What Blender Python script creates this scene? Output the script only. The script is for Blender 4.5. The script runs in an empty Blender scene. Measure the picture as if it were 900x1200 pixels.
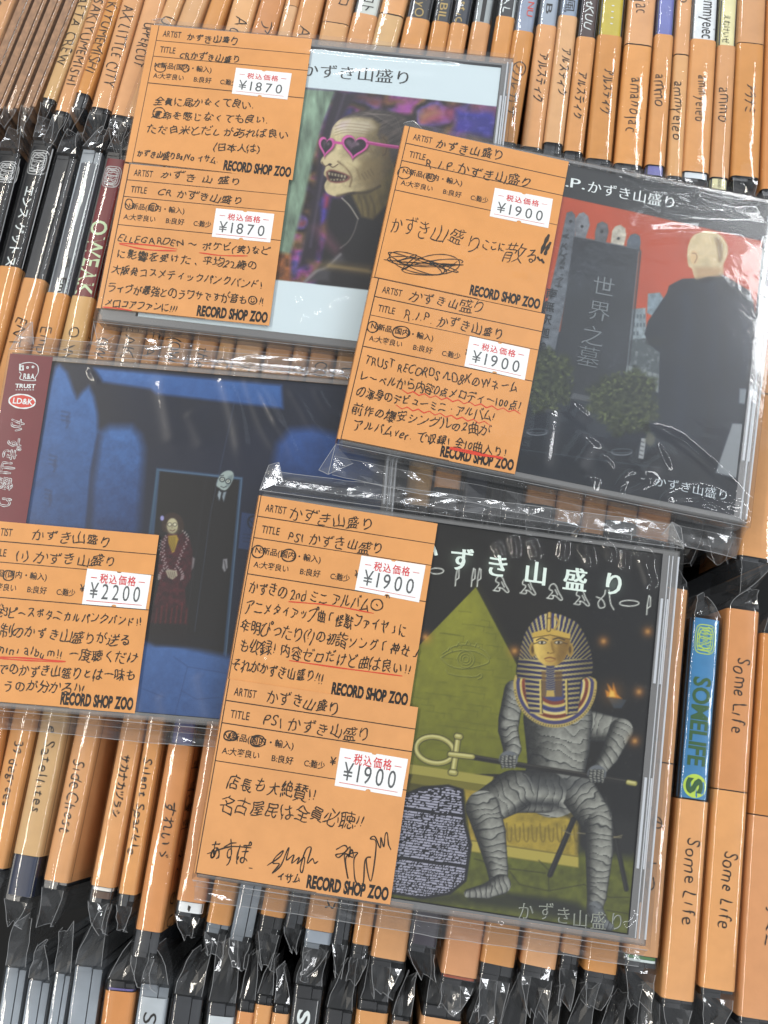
import bpy, math, random
import numpy as np
from mathutils import Matrix, Vector

random.seed(7)
RNG = np.random.default_rng(7)
MM = 0.001
SC = bpy.context.scene
COL = SC.collection

# ------------------------------------------------------------------ camera
CAM_H = 0.362
PITCH, ROLL, FOC = math.radians(12.31), math.radians(-0.34), 1200.0
_cp, _sp, _cr, _sr = math.cos(PITCH), math.sin(PITCH), math.cos(ROLL), math.sin(ROLL)
CAM_R = np.array([[_cr, 0, _sr], [0, 1, 0], [-_sr, 0, _cr]]) @ np.array([[1, 0, 0], [0, _cp, -_sp], [0, _sp, _cp]])
CAM_P = np.array([0, 0, CAM_H])
cam = bpy.data.cameras.new("camera")
cam.sensor_fit = 'VERTICAL'
cam.sensor_height = 36.0
cam.lens = FOC / 1200.0 * 36.0
cam.clip_start, cam.clip_end = 0.01, 50
cam_o = bpy.data.objects.new("camera", cam)
COL.objects.link(cam_o)
_M = Matrix([list(CAM_R[i]) + [CAM_P[i]] for i in range(3)] + [[0, 0, 0, 1]])
cam_o.matrix_world = _M
SC.camera = cam_o

# ------------------------------------------------------------------ light (indoor shop: ceiling tubes + room bounce)
w = bpy.data.worlds.new("World")
SC.world = w
w.use_nodes = True
bg = w.node_tree.nodes["Background"]
bg.inputs[0].default_value = (0.86, 0.93, 1.0, 1)
bg.inputs[1].default_value = 0.30


def lamp(name, loc, aim, sx, sy, power, col=(1, .97, .92)):
    l = bpy.data.lights.new(name, 'AREA')
    l.shape = 'RECTANGLE'
    l.size, l.size_y, l.energy, l.color = sx, sy, power, col
    o = bpy.data.objects.new(name, l)
    COL.objects.link(o)
    o.location = loc
    d = Vector(aim) - Vector(loc)
    o.rotation_euler = d.to_track_quat('-Z', 'Y').to_euler()


lamp("ceiling_tube", (-1.08, 0.3, 1.75), (0, .1, 0), 2.2, 0.10, 23, (1, .93, .82))
lamp("ceiling_tube", (1.25, 0.45, 1.75), (0, .1, 0), 2.2, 0.10, 16, (.97, .98, 1))
lamp("ceiling_tube", (0.1, 2.0, 1.75), (0, .1, 0), 1.9, 0.12, 21, (.94, .97, 1))
lamp("ceiling_tube", (0.15, -1.0, 1.75), (0, .1, 0), 1.6, 0.10, 13, (.95, .97, 1))
lamp("ceiling_tube", (0.97, 1.25, 1.75), (0.97, 1.25, 0), 0.42, 0.03, 0.75, (.92, .97, 1))
lamp("sheen_panel", (0.74, 0.96, 1.85), (0.74, .96, 0), 0.95, 0.42, 0.8, (.78, .90, 1))  # unseen soft panel, added for the bluish sheen on the red cover's film

SC.view_settings.view_transform = 'Standard'
SC.view_settings.look = 'None'
SC.view_settings.exposure = 0.0
SC.view_settings.gamma = 1.0
SC.render.engine = 'CYCLES'
SC.cycles.transparent_max_bounces = 32
SC.cycles.max_bounces = 8
SC.cycles.use_denoising = True
SC.cycles.caustics_reflective = False
SC.cycles.caustics_refractive = False


# ------------------------------------------------------------------ materials
def lin(c):
    c = np.asarray(c, float) / 255.0
    return np.where(c <= .04045, c / 12.92, ((c + .055) / 1.055) ** 2.4)


def L4(c):
    return tuple(lin(c)) + (1.0,)


MATS = {}


def mat(name, rgb, rough=.5, spec=.5, noise=0.0, nscale=300., metal=0.0, vary=0.0):
    if name in MATS:
        return MATS[name]
    m = bpy.data.materials.new(name)
    m.use_nodes = True
    nt = m.node_tree
    b = nt.nodes["Principled BSDF"]
    b.inputs["Roughness"].default_value = rough
    b.inputs["Metallic"].default_value = metal
    b.inputs["Specular IOR Level"].default_value = spec
    if noise:
        tc = nt.nodes.new("ShaderNodeTexCoord")
        nz = nt.nodes.new("ShaderNodeTexNoise")
        nz.inputs["Scale"].default_value = nscale
        nz.inputs["Detail"].default_value = 5
        nt.links.new(tc.outputs["Object"], nz.inputs["Vector"])
        r = nt.nodes.new("ShaderNodeValToRGB")
        a = lin(rgb)
        r.color_ramp.elements[0].color = tuple(a * (1 - noise)) + (1,)
        r.color_ramp.elements[1].color = tuple(np.minimum(a * (1 + noise), 1)) + (1,)
        r.color_ramp.elements[0].position = .3
        r.color_ramp.elements[1].position = .7
        nt.links.new(nz.outputs["Fac"], r.inputs["Fac"])
        if vary:
            oi = nt.nodes.new("ShaderNodeObjectInfo")
            n2 = nt.nodes.new("ShaderNodeTexNoise")
            n2.inputs["Scale"].default_value = 28.0
            n2.inputs["Detail"].default_value = 4
            nt.links.new(tc.outputs["Object"], n2.inputs["Vector"])
            ad = nt.nodes.new("ShaderNodeMath")
            ad.operation = 'MULTIPLY_ADD'
            ad.inputs[1].default_value = vary
            ad.inputs[2].default_value = 1 - vary * .75
            nt.links.new(oi.outputs["Random"], ad.inputs[0])
            a2 = nt.nodes.new("ShaderNodeMath")
            a2.operation = 'MULTIPLY_ADD'
            a2.inputs[1].default_value = .22
            nt.links.new(n2.outputs["Fac"], a2.inputs[0])
            nt.links.new(ad.outputs[0], a2.inputs[2])
            a3 = nt.nodes.new("ShaderNodeMath")
            a3.operation = 'SUBTRACT'
            a3.inputs[1].default_value = .11
            nt.links.new(a2.outputs[0], a3.inputs[0])
            hs = nt.nodes.new("ShaderNodeHueSaturation")
            sv = nt.nodes.new("ShaderNodeMath")
            sv.operation = 'MULTIPLY_ADD'
            sv.inputs[1].default_value = -.95 * vary
            sv.inputs[2].default_value = 1.02 + .2 * vary
            fr = nt.nodes.new("ShaderNodeMath")
            fr.operation = 'FRACT'
            m7 = nt.nodes.new("ShaderNodeMath")
            m7.operation = 'MULTIPLY'
            m7.inputs[1].default_value = 7.31
            nt.links.new(oi.outputs["Random"], m7.inputs[0])
            nt.links.new(m7.outputs[0], fr.inputs[0])
            nt.links.new(fr.outputs[0], sv.inputs[0])
            nt.links.new(sv.outputs[0], hs.inputs["Saturation"])
            nt.links.new(a3.outputs[0], hs.inputs["Value"])
            nt.links.new(r.outputs["Color"], hs.inputs["Color"])
            nt.links.new(hs.outputs["Color"], b.inputs["Base Color"])
            n3 = nt.nodes.new("ShaderNodeTexNoise")
            n3.inputs["Scale"].default_value = 900.0
            bp = nt.nodes.new("ShaderNodeBump")
            bp.inputs["Strength"].default_value = .25
            bp.inputs["Distance"].default_value = .0002
            nt.links.new(tc.outputs["Object"], n3.inputs["Vector"])
            nt.links.new(n3.outputs["Fac"], bp.inputs["Height"])
            nt.links.new(bp.outputs[0], b.inputs["Normal"])
        else:
            nt.links.new(r.outputs["Color"], b.inputs["Base Color"])
    else:
        b.inputs["Base Color"].default_value = L4(rgb)
    MATS[name] = m
    return m


def mat_clear(name, tint=(1, 1, 1), rough=.06, ior=1.5, gain=1.5, milky=0.0, milk_col=(.8, .82, .85), bump=0.0, bscale=200., soft=.38):
    m = bpy.data.materials.new(name)
    m.use_nodes = True
    nt = m.node_tree
    nt.nodes.remove(nt.nodes["Principled BSDF"])
    out = nt.nodes["Material Output"]
    tr = nt.nodes.new("ShaderNodeBsdfTransparent")
    tr.inputs[0].default_value = tuple(tint) + (1,)
    gl = nt.nodes.new("ShaderNodeBsdfGlossy")
    gl.inputs["Roughness"].default_value = rough
    g2 = nt.nodes.new("ShaderNodeBsdfGlossy")
    g2.inputs["Roughness"].default_value = max(rough * 2.5, .30)
    gm = nt.nodes.new("ShaderNodeMixShader")
    gm.inputs[0].default_value = soft
    nt.links.new(gl.outputs[0], gm.inputs[1])
    nt.links.new(g2.outputs[0], gm.inputs[2])
    # thin sheet: the same reflectance from both sides (Schlick)
    lw = nt.nodes.new("ShaderNodeLayerWeight")
    lw.inputs["Blend"].default_value = .5
    pw = nt.nodes.new("ShaderNodeMath")
    pw.operation = 'POWER'
    pw.inputs[1].default_value = 5.0
    nt.links.new(lw.outputs["Facing"], pw.inputs[0])
    f0 = ((ior - 1) / (ior + 1)) ** 2
    mu = nt.nodes.new("ShaderNodeMath")
    mu.operation = 'MULTIPLY_ADD'
    mu.use_clamp = True
    mu.inputs[1].default_value = (1 - f0) * .8
    mu.inputs[2].default_value = f0 * gain
    nt.links.new(pw.outputs[0], mu.inputs[0])
    if bump:
        tc = nt.nodes.new("ShaderNodeTexCoord")
        nz = nt.nodes.new("ShaderNodeTexNoise")
        nz.inputs["Scale"].default_value = bscale
        nz.inputs["Detail"].default_value = 3
        bp = nt.nodes.new("ShaderNodeBump")
        bp.inputs["Strength"].default_value = bump
        bp.inputs["Distance"].default_value = .0004
        nt.links.new(tc.outputs["Object"], nz.inputs["Vector"])
        nt.links.new(nz.outputs["Fac"], bp.inputs["Height"])
        nt.links.new(bp.outputs[0], gl.inputs["Normal"])
    src = tr
    if milky:
        df = nt.nodes.new("ShaderNodeBsdfDiffuse")
        df.inputs[0].default_value = tuple(milk_col) + (1,)
        m0 = nt.nodes.new("ShaderNodeMixShader")
        m0.inputs[0].default_value = milky
        nt.links.new(tr.outputs[0], m0.inputs[1])
        nt.links.new(df.outputs[0], m0.inputs[2])
        src = m0
    mx = nt.nodes.new("ShaderNodeMixShader")
    nt.links.new(mu.outputs[0], mx.inputs[0])
    nt.links.new(src.outputs[0], mx.inputs[1])
    nt.links.new(gm.outputs[0], mx.inputs[2])
    nt.links.new(mx.outputs[0], out.inputs[0])
    MATS[name] = m
    return m


def mat_print(name, rough=.45, spec=.4):
    m = bpy.data.materials.new(name)
    m.use_nodes = True
    nt = m.node_tree
    b = nt.nodes["Principled BSDF"]
    b.inputs["Roughness"].default_value = rough
    b.inputs["Specular IOR Level"].default_value = spec
    a = nt.nodes.new("ShaderNodeAttribute")
    a.attribute_name = "Col"
    nt.links.new(a.outputs["Color"], b.inputs["Base Color"])
    MATS[name] = m
    return m


CARD = mat("orange_paper", (216, 156, 98), .75, .2, .05, 160., vary=.16)
SHOPC = mat("orange_card", (218, 156, 98), .75, .2, .04, 160., vary=.05)
CARD2 = mat("tan_paper", (206, 164, 106), .75, .2, .06, 140., vary=.16)
CARD3 = mat("deep_orange_paper", (212, 146, 90), .75, .2, .05, 150., vary=.16)
CARD4 = mat("pale_orange_paper", (222, 170, 116), .75, .2, .05, 150., vary=.16)
INK = mat("black_ink", (30, 26, 24), .5, .3)
PEN = mat("pen_ink", (46, 36, 26), .5, .3)
REDINK = mat("red_ink", (206, 62, 40), .5, .3)
WHITE = mat("white_paper", (236, 238, 238), .6, .3, .02, 200.)
STRED = mat("sticker_red", (208, 58, 62), .6, .3)
STGREY = mat("sticker_grey", (88, 90, 92), .6, .3)
SILVERP = mat("clear_print", (214, 222, 222), .4, .4)
BLACKC = mat("black_plastic", (26, 26, 28), .3, .5, .15, 60.)
DARKC = mat("smoke_plastic", (52, 54, 58), .25, .5, .2, 80.)
SILVER = mat("silver_sheen_plastic", (158, 166, 174), .16, .8, .45, 35., .45)  # mottled pale grey stands in for reflections in clear plastic
BROWN = mat("brown_case", (150, 112, 80), .4, .4, .28, 420.)
FILM = mat_clear("film", (1, 1, 1), .055, 1.45, 1.3, bump=.25, bscale=140.)
FILM2 = mat_clear("spine_film", (1, 1, 1), .055, 1.45, 2.0, bump=.18, bscale=200., soft=.25)
EDGE = mat_clear("film_edge", (.95, .95, .95), .15, 1.5, 2.0, .26, (.86, .88, .9))
FLAPM = mat_clear("film_fold", (.95, .95, .95), .06, 1.5, 2.2, .02, bump=.3, bscale=240., soft=.35)
LID = mat_clear("lid_plastic", (.97, .975, .98), .13, 1.5, .7, .0)
GLINT = mat_clear("moulded_edge_glint", (.95, .96, 1), .1, 1.5, 2.5, .55, (.86, .91, .97))  # bluish white colour stands in for glints along the clear rim
RIM = mat_clear("rim_plastic", (.82, .83, .84), .12, 1.5, 2.2, .30, (.50, .50, .50))
PRINT = mat_print("printed_sheet")


# ------------------------------------------------------------------ mesh builder
class MB:
    def __init__(s):
        s.v, s.f, s.m, s.c = [], [], [], []
        s.k = 0

    def add(s, V, F, mi=0, col=None):
        o = len(s.v)
        s.v.extend([tuple(map(float, p)) for p in V])
        s.f.extend([tuple(int(i) + o for i in f) for f in F])
        s.m.extend([mi] * len(F))
        if col is not None:
            s.c.extend([tuple(col)] * len(V))

    def grid(s, P, mi=0, close=False):
        """P: array (n,m,3) of points"""
        n, m = P.shape[:2]
        F = [(i * m + j, (i + 1) * m + j, (i + 1) * m + j + 1, i * m + j + 1) for i in range(n - 1) for j in range(m - 1)]
        s.add(P.reshape(-1, 3), F, mi)

    def box(s, x0, x1, y0, y1, z0, z1, mi=0):
        V = [(x, y, z) for z in (z0, z1) for y in (y0, y1) for x in (x0, x1)]
        s.add(V, [(0, 2, 3, 1), (4, 5, 7, 6), (0, 1, 5, 4), (2, 6, 7, 3), (0, 4, 6, 2), (1, 3, 7, 5)], mi)

    def tube(s, pts, r, mi=0, n=5):
        pts = np.asarray(pts, float)
        T = np.gradient(pts, axis=0)
        rings = []
        for p, t in zip(pts, T):
            t = t / (np.linalg.norm(t) + 1e-12)
            a = np.cross(t, (0.13, .21, .97))
            a /= np.linalg.norm(a) + 1e-12
            b = np.cross(t, a)
            rings.append([p + r * (math.cos(q) * a + math.sin(q) * b) for q in np.linspace(0, 2 * math.pi, n, endpoint=False)])
        V = np.array(rings).reshape(-1, 3)
        F = [(i * n + j, i * n + (j + 1) % n, (i + 1) * n + (j + 1) % n, (i + 1) * n + j) for i in range(len(pts) - 1) for j in range(n)]
        s.add(V, F, mi)

    def build(s, name, mats, parent=None, smooth=False, colors=False):
        me = bpy.data.meshes.new(name)
        me.from_pydata(s.v, [], s.f)
        if not isinstance(mats, (list, tuple)):
            mats = [mats]
        for m in mats:
            me.materials.append(m)
        me.polygons.foreach_set("material_index", s.m)
        if smooth:
            me.polygons.foreach_set("use_smooth", [True] * len(s.f))
        if colors:
            ca = me.color_attributes.new("Col", 'FLOAT_COLOR', 'POINT')
            ca.data.foreach_set("color", np.array(s.c, np.float32).ravel())
        me.update()
        o = bpy.data.objects.new(name, me)
        COL.objects.link(o)
        if parent:
            o.parent = parent
        return o


def thing(name, label, cat, M, group=None):
    o = bpy.data.objects.new(name, None)
    COL.objects.link(o)
    o.empty_display_size = .02
    o.matrix_world = M
    o['label'], o['category'] = label, cat
    if group:
        o['group'] = group
    return o


# ------------------------------------------------------------------ glyphs (Blender's own font)
_tc = bpy.data.curves.new("_glyph", 'FONT')
_tc.size = 1.0
_tc.resolution_u = 3
_to = bpy.data.objects.new("_glyph", _tc)
COL.objects.link(_to)
_gc = {}


def glyph(ch, off=0.0):
    k = (ch, off)
    if k not in _gc:
        _tc.offset = off
        _tc.body = ch
        bpy.context.view_layer.update()
        ev = _to.evaluated_get(bpy.context.evaluated_depsgraph_get())
        me = ev.to_mesh()
        V = np.zeros(len(me.vertices) * 3)
        me.vertices.foreach_get("co", V)
        V = V.reshape(-1, 3)[:, :2]
        F = [tuple(p.vertices) for p in me.polygons]
        me.calc_loop_triangles()
        T = [tuple(t.vertices) for t in me.loop_triangles]
        ev.to_mesh_clear()
        _gc[k] = (V, F, T)
    return _gc[k]


def is_wide(ch):
    return ord(ch) > 0x2000


_sk = {}


def skeleton(ch):
    if ch in _sk:
        return _sk[ch]
    V, F, T = glyph(ch)
    S, PX = [], 64
    if len(V):
        mn = V.min(0) - .05
        Q = (V - mn) * PX
        wd, ht = [int(math.ceil(a)) + 3 for a in Q.max(0)]
        img = np.zeros((ht, wd), bool)
        for t in T:
            a, b, c = Q[t[0]], Q[t[1]], Q[t[2]]
            x0, y0 = np.floor(np.minimum(np.minimum(a, b), c)).astype(int)
            x1, y1 = np.ceil(np.maximum(np.maximum(a, b), c)).astype(int)
            X, Y = np.meshgrid(np.arange(x0, x1 + 1), np.arange(y0, y1 + 1))
            d = lambda p, q: (q[0] - p[0]) * (Y - p[1]) - (q[1] - p[1]) * (X - p[0])
            d1, d2, d3 = d(a, b), d(b, c), d(c, a)
            ok = ((d1 >= -.3) & (d2 >= -.3) & (d3 >= -.3)) | ((d1 <= .3) & (d2 <= .3) & (d3 <= .3))
            img[y0:y1 + 1, x0:x1 + 1] |= ok[:ht - y0, :wd - x0]
        I = np.pad(img, 1).astype(np.uint8)
        for _ in range(40):
            ch_ = 0
            for st in (0, 1):
                P2 = np.roll(I, 1, 0); P6 = np.roll(I, -1, 0); P4 = np.roll(I, -1, 1); P8 = np.roll(I, 1, 1)
                P3 = np.roll(P2, -1, 1); P9 = np.roll(P2, 1, 1); P5 = np.roll(P6, -1, 1); P7 = np.roll(P6, 1, 1)
                seq = [P2, P3, P4, P5, P6, P7, P8, P9]
                B = sum(x.astype(int) for x in seq)
                A = sum(((seq[i] == 0) & (seq[(i + 1) % 8] == 1)).astype(int) for i in range(8))
                if st == 0:
                    c = (P2 * P4 * P6 == 0) & (P4 * P6 * P8 == 0)
                else:
                    c = (P2 * P4 * P8 == 0) & (P2 * P6 * P8 == 0)
                rm = (I == 1) & (B >= 2) & (B <= 6) & (A == 1) & c
                ch_ += rm.sum()
                I[rm] = 0
            if not ch_:
                break
        pix = set(zip(*[a.tolist() for a in np.nonzero(I)]))
        NB = [(-1, 0), (1, 0), (0, -1), (0, 1), (-1, -1), (-1, 1), (1, -1), (1, 1)]

        def nbrs(p):
            r = []
            for d in NB:
                q = (p[0] + d[0], p[1] + d[1])
                if q in pix:
                    if d[0] and d[1] and ((p[0] + d[0], p[1]) in pix or (p[0], p[1] + d[1]) in pix):
                        continue
                    r.append(q)
            return r
        NBR = {p: nbrs(p) for p in pix}
        deg = {p: len(NBR[p]) for p in pix}
        used = set()
        segs = []
        for p in pix:
            if deg[p] == 2:
                continue
            if deg[p] == 0:
                segs.append([p, (p[0] + 1, p[1])])
            for q in NBR[p]:
                if (p, q) in used:
                    continue
                path = [p, q]
                used.add((p, q))
                while deg[path[-1]] == 2:
                    nx = [r for r in NBR[path[-1]] if r != path[-2]]
                    if not nx:
                        break
                    path.append(nx[0])
                    if nx[0] == p:
                        break
                used.add((path[-1], path[-2]))
                if len(path) < 6 and ((deg[path[0]] == 1 and deg[path[-1]] > 2) or (deg[path[-1]] == 1 and deg[path[0]] > 2)):
                    continue
                segs.append(path)
        seen = set(p for s_ in segs for p in s_)
        for p in pix:
            if p in seen or deg[p] != 2:
                continue
            path = [p, NBR[p][0]]
            while path[-1] != p and len(path) < 400:
                nx = [r for r in NBR[path[-1]] if r != path[-2]]
                if not nx:
                    break
                path.append(nx[0])
            seen.update(path)
            segs.append(path)
        for s_ in segs:
            a = np.array([(q[1] - 1, q[0] - 1) for q in s_], float)
            for _ in range(3):
                if len(a) > 4:
                    a[1:-1] = (a[:-2] + a[1:-1] * 2 + a[2:]) / 4
            if len(a) > 5:
                n = max(3, len(a) // 4)
                a = a[np.round(np.linspace(0, len(a) - 1, n)).astype(int)]
            S.append(a / PX + mn)
    _sk[ch] = S
    return S


def advance(ch, hand=False):
    if ch == ' ':
        return .34
    if is_wide(ch):
        return 1.0
    V = glyph(ch)[0]
    if not len(V):
        return .3
    wv = V[:, 0].max() - V[:, 0].min()
    return max(wv + .13, .34) if hand else wv + .09


_zk = [0]


def zstep():
    _zk[0] = (_zk[0] + 1) % 40
    return _zk[0] * 1.2e-6


def ribbon(mb, pts, wd, z, mi=0, zf=None, xf=None, col=None, cap=True):
    p = np.asarray(pts, float)
    if len(p) < 2:
        return
    d = np.gradient(p, axis=0)
    d /= np.linalg.norm(d, axis=1)[:, None] + 1e-12
    if cap:
        p = p.copy()
        p[0] -= d[0] * wd * .4
        p[-1] += d[-1] * wd * .4
    n = np.stack([-d[:, 1], d[:, 0]], 1)
    ww = np.full(len(p), wd / 2)
    ww *= 1 + .22 * np.sin(np.arange(len(p)) * random.uniform(.5, 1.3) + random.uniform(0, 6))
    ww[0] *= .7
    ww[-1] *= .55
    A, B = p + n * ww[:, None], p - n * ww[:, None]
    zz = z + zstep()
    Vs = []
    for q in np.concatenate([A, B]):
        zq = zz + (zf(q) if zf else 0)
        Vs.append(xf(q[0], q[1], zq) if xf else (q[0], q[1], zq))
    k = len(p)
    mb.add(Vs, [(i, k + i, k + i + 1, i + 1) for i in range(k - 1)], mi, col)


def text(mb, s, p0, p1, size, z, mi=0, hand=False, off=0.0, zf=None, xf=None, wd=None, col=None, jit=1.0, serif=0.0, slant=0.0, natural=False, track=0.0):
    """s along baseline p0->p1 (local 2-D metres), em size in metres"""
    p0, p1 = np.asarray(p0, float), np.asarray(p1, float)
    Ln = np.linalg.norm(p1 - p0)
    u = (p1 - p0) / Ln
    v = np.array([-u[1], u[0]])
    tot = sum(advance(c, hand) for c in s) + track * len(s)
    sx = Ln / max(tot, 1e-6)
    if natural:
        sx = size
    x = 0.0
    for c in s:
        a = advance(c, hand) + track
        if c != ' ':
            V, F, T = glyph(c, off)
            if len(V):
                mnx, mxx = glyph(c)[0][:, 0].min(), glyph(c)[0][:, 0].max()
                shift = (a - (mxx - mnx)) / 2 - mnx
                if is_wide(c) and mxx - mnx > .5:
                    shift = (a - (mxx + mnx)) / 2
                if hand:
                    rt, sc, dy = random.gauss(0, .05) * jit, 1 + random.gauss(0, .07) * jit, random.gauss(0, .035) * jit
                    f1, f2, ph1, ph2 = random.uniform(.5, 1.1), random.uniform(.5, 1.1), random.uniform(0, 6.28), random.uniform(0, 6.28)
                    for st in skeleton(c):
                        q = st.copy()
                        cx, cy = (mnx + mxx) / 2, .38
                        q = q - (cx, cy)
                        q[:, 0] += .035 * jit * np.sin(2 * math.pi * f1 * q[:, 1] + ph1)
                        q[:, 1] += .035 * jit * np.sin(2 * math.pi * f2 * q[:, 0] + ph2)
                        q[:, 0] += slant * q[:, 1]
                        q = np.stack([q[:, 0] * math.cos(rt) - q[:, 1] * math.sin(rt), q[:, 0] * math.sin(rt) + q[:, 1] * math.cos(rt)], 1) * sc
                        q = q + (cx, cy + dy)
                        Z = p0 + np.outer((q[:, 0] + shift + x) * sx, u) + np.outer(q[:, 1] * size, v)
                        ribbon(mb, Z, wd or size * .085, z, mi, zf, xf, col)
                else:
                    for sh in ((0,) if not serif else (-serif, 0, serif)):
                        q = V
                        Z = p0 + np.outer((q[:, 0] + slant * q[:, 1] + shift + x + sh) * sx, u) + np.outer(q[:, 1] * size, v)
                        zz = z + zstep()
                        Vs = []
                        for t in Z:
                            zq = zz + (zf(t) if zf else 0)
                            Vs.append(xf(t[0], t[1], zq) if xf else (t[0], t[1], zq))
                        mb.add(Vs, F, mi, col)
        x += a


def line(mb, p0, p1, wd, z, mi=0, col=None, zf=None):
    ribbon(mb, np.array([p0, p1], float), wd, z, mi, col=col, cap=False, zf=zf)


def smooth_pts(pts, n=6):
    p = np.asarray(pts, float)
    if len(p) < 3:
        return p
    q = np.vstack([2 * p[0] - p[1], p, 2 * p[-1] - p[-2]])
    out = []
    for i in range(1, len(q) - 2):
        for t in np.linspace(0, 1, n, endpoint=False):
            a, b, c, d = q[i - 1], q[i], q[i + 1], q[i + 2]
            out.append(.5 * (2 * b + (c - a) * t + (2 * a - 5 * b + 4 * c - d) * t * t + (3 * b - a - 3 * c + d) * t ** 3))
    out.append(p[-1])
    return np.array(out)


def ray(px, py):
    d = CAM_R @ np.array([(px - 450) / FOC, -(py - 600) / FOC, -1.0])
    return d


def on_z(px, py, z):
    d = ray(px, py)
    return CAM_P + d * ((z - CAM_H) / d[2])


# ------------------------------------------------------------------ paint on a fine grid (printed sheets)
def hash2(ix, iy, s):
    h = (ix * 374761393 + iy * 668265263 + s * 1442695041) & 0x7fffffff
    h = ((h ^ (h >> 13)) * 1274126177) & 0x7fffffff
    return ((h ^ (h >> 16)) & 0xffff) / 65535.0


def vnoise(U, V, sx, sy=None, seed=1, oct=3):
    sy = sy or sx
    out = np.zeros(len(U))
    amp, tot = 1.0, 0.0
    for o in range(oct):
        x, y = U / sx * 2 ** o, V / sy * 2 ** o
        ix, iy = np.floor(x).astype(np.int64), np.floor(y).astype(np.int64)
        fx, fy = x - ix, y - iy
        fx, fy = fx * fx * (3 - 2 * fx), fy * fy * (3 - 2 * fy)
        s = seed + o * 17
        a = hash2(ix, iy, s) * (1 - fx) + hash2(ix + 1, iy, s) * fx
        b = hash2(ix, iy + 1, s) * (1 - fx) + hash2(ix + 1, iy + 1, s) * fx
        out += amp * (a * (1 - fy) + b * fy)
        tot += amp
        amp *= .5
    return out / tot


class Canvas:
    def __init__(s, U, V, col):
        s.U, s.V = U, V
        s.C = np.tile(np.array(col, float), (len(U), 1))

    def blend(s, idx, a, col):
        if callable(col):
            c = col(s.U[idx], s.V[idx], s.C[idx])
        else:
            c = np.array(col, float)
        s.C[idx] = s.C[idx] * (1 - a[:, None]) + c * a[:, None]

    def _dist(s, P, closed, pad):
        P = np.asarray(P, float)
        mn, mx = P.min(0) - pad, P.max(0) + pad
        idx = np.nonzero((s.U > mn[0]) & (s.U < mx[0]) & (s.V > mn[1]) & (s.V < mx[1]))[0]
        u, v = s.U[idx], s.V[idx]
        D = np.full(len(idx), 1e9)
        inside = np.zeros(len(idx), bool)
        n = len(P)
        for i in range(n if closed else n - 1):
            a, b = P[i], P[(i + 1) % n]
            d = b - a
            L2 = d @ d + 1e-9
            t = np.clip(((u - a[0]) * d[0] + (v - a[1]) * d[1]) / L2, 0, 1)
            D = np.minimum(D, np.hypot(u - a[0] - t * d[0], v - a[1] - t * d[1]))
            if closed and a[1] != b[1]:
                c = ((a[1] > v) != (b[1] > v)) & (u < (b[0] - a[0]) * (v - a[1]) / (b[1] - a[1]) + a[0])
                inside ^= c
        return idx, D, inside

    def poly(s, P, col, soft=.7, alpha=1., curve=False):
        if curve:
            P = smooth_pts(list(P) + [P[0]], 5)[:-1]
        idx, D, ins = s._dist(P, True, soft * 2 + 2)
        sd = np.where(ins, D, -D)
        s.blend(idx, np.clip(.5 + sd / (2 * soft), 0, 1) * alpha, col)

    def stroke(s, P, w, col, soft=.6, alpha=1., curve=False):
        if curve:
            P = smooth_pts(P, 5)
        idx, D, _ = s._dist(P, False, w + soft + 2)
        s.blend(idx, np.clip((w / 2 - D) / (2 * soft) + .5, 0, 1) * alpha, col)

    def limb(s, P, R, colf, soft=.7):
        """tapered capsule chain; colf(u,v,q,c): q = signed offset across the limb -1..1, c = distance along"""
        P = np.asarray(P, float)
        acc = 0
        for i in range(len(P) - 1):
            a, b = P[i], P[i + 1]
            d = b - a
            Ls = np.hypot(*d)
            R0, R1 = R[i], R[i + 1]
            pad = max(R0, R1) + 2
            mn, mx = np.minimum(a, b) - pad, np.maximum(a, b) + pad
            idx = np.nonzero((s.U > mn[0]) & (s.U < mx[0]) & (s.V > mn[1]) & (s.V < mx[1]))[0]
            u, v = s.U[idx] - a[0], s.V[idx] - a[1]
            tt = (u * d[0] + v * d[1]) / Ls
            t = np.clip(tt / Ls, 0, 1)
            r = R0 + (R1 - R0) * t
            dist = np.hypot(u - t * d[0], v - t * d[1])
            q = (u * -d[1] + v * d[0]) / Ls / r
            al = np.clip((r - dist) / (2 * soft) + .5, 0, 1)
            c = colf(s.U[idx], s.V[idx], q, tt + acc)
            s.C[idx] = s.C[idx] * (1 - al[:, None]) + c * al[:, None]
            acc += Ls

    def ell(s, cx, cy, rx, ry, col, soft=.7, alpha=1., rot=0.):
        idx = np.nonzero((abs(s.U - cx) < max(rx, ry) + 4 + soft) & (abs(s.V - cy) < max(rx, ry) + 4 + soft))[0]
        u, v = s.U[idx] - cx, s.V[idx] - cy
        c, n = math.cos(rot), math.sin(rot)
        a, b = u * c + v * n, -u * n + v * c
        k = np.hypot(a / rx, b / ry) + 1e-9
        sd = (1 - k) * min(rx, ry)
        s.blend(idx, np.clip(.5 + sd / (2 * soft), 0, 1) * alpha, col)

    def glow(s, cx, cy, r, col, alpha=1.):
        idx = np.nonzero((abs(s.U - cx) < 3 * r) & (abs(s.V - cy) < 3 * r))[0]
        k = np.exp(-((s.U[idx] - cx) ** 2 + (s.V[idx] - cy) ** 2) / r ** 2)
        s.blend(idx, k * alpha, col)


class Z:
    """coordinates read off an enlargement: origin x,y and scale"""
    def __init__(s, x, y, k):
        s.x, s.y, s.k = x, y, k

    def __call__(s, *a):
        if len(a) == 1:
            return [(s.x + p[0] / s.k, s.y + p[1] / s.k) for p in a[0]]
        return (s.x + a[0] / s.k, s.y + a[1] / s.k)


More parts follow.
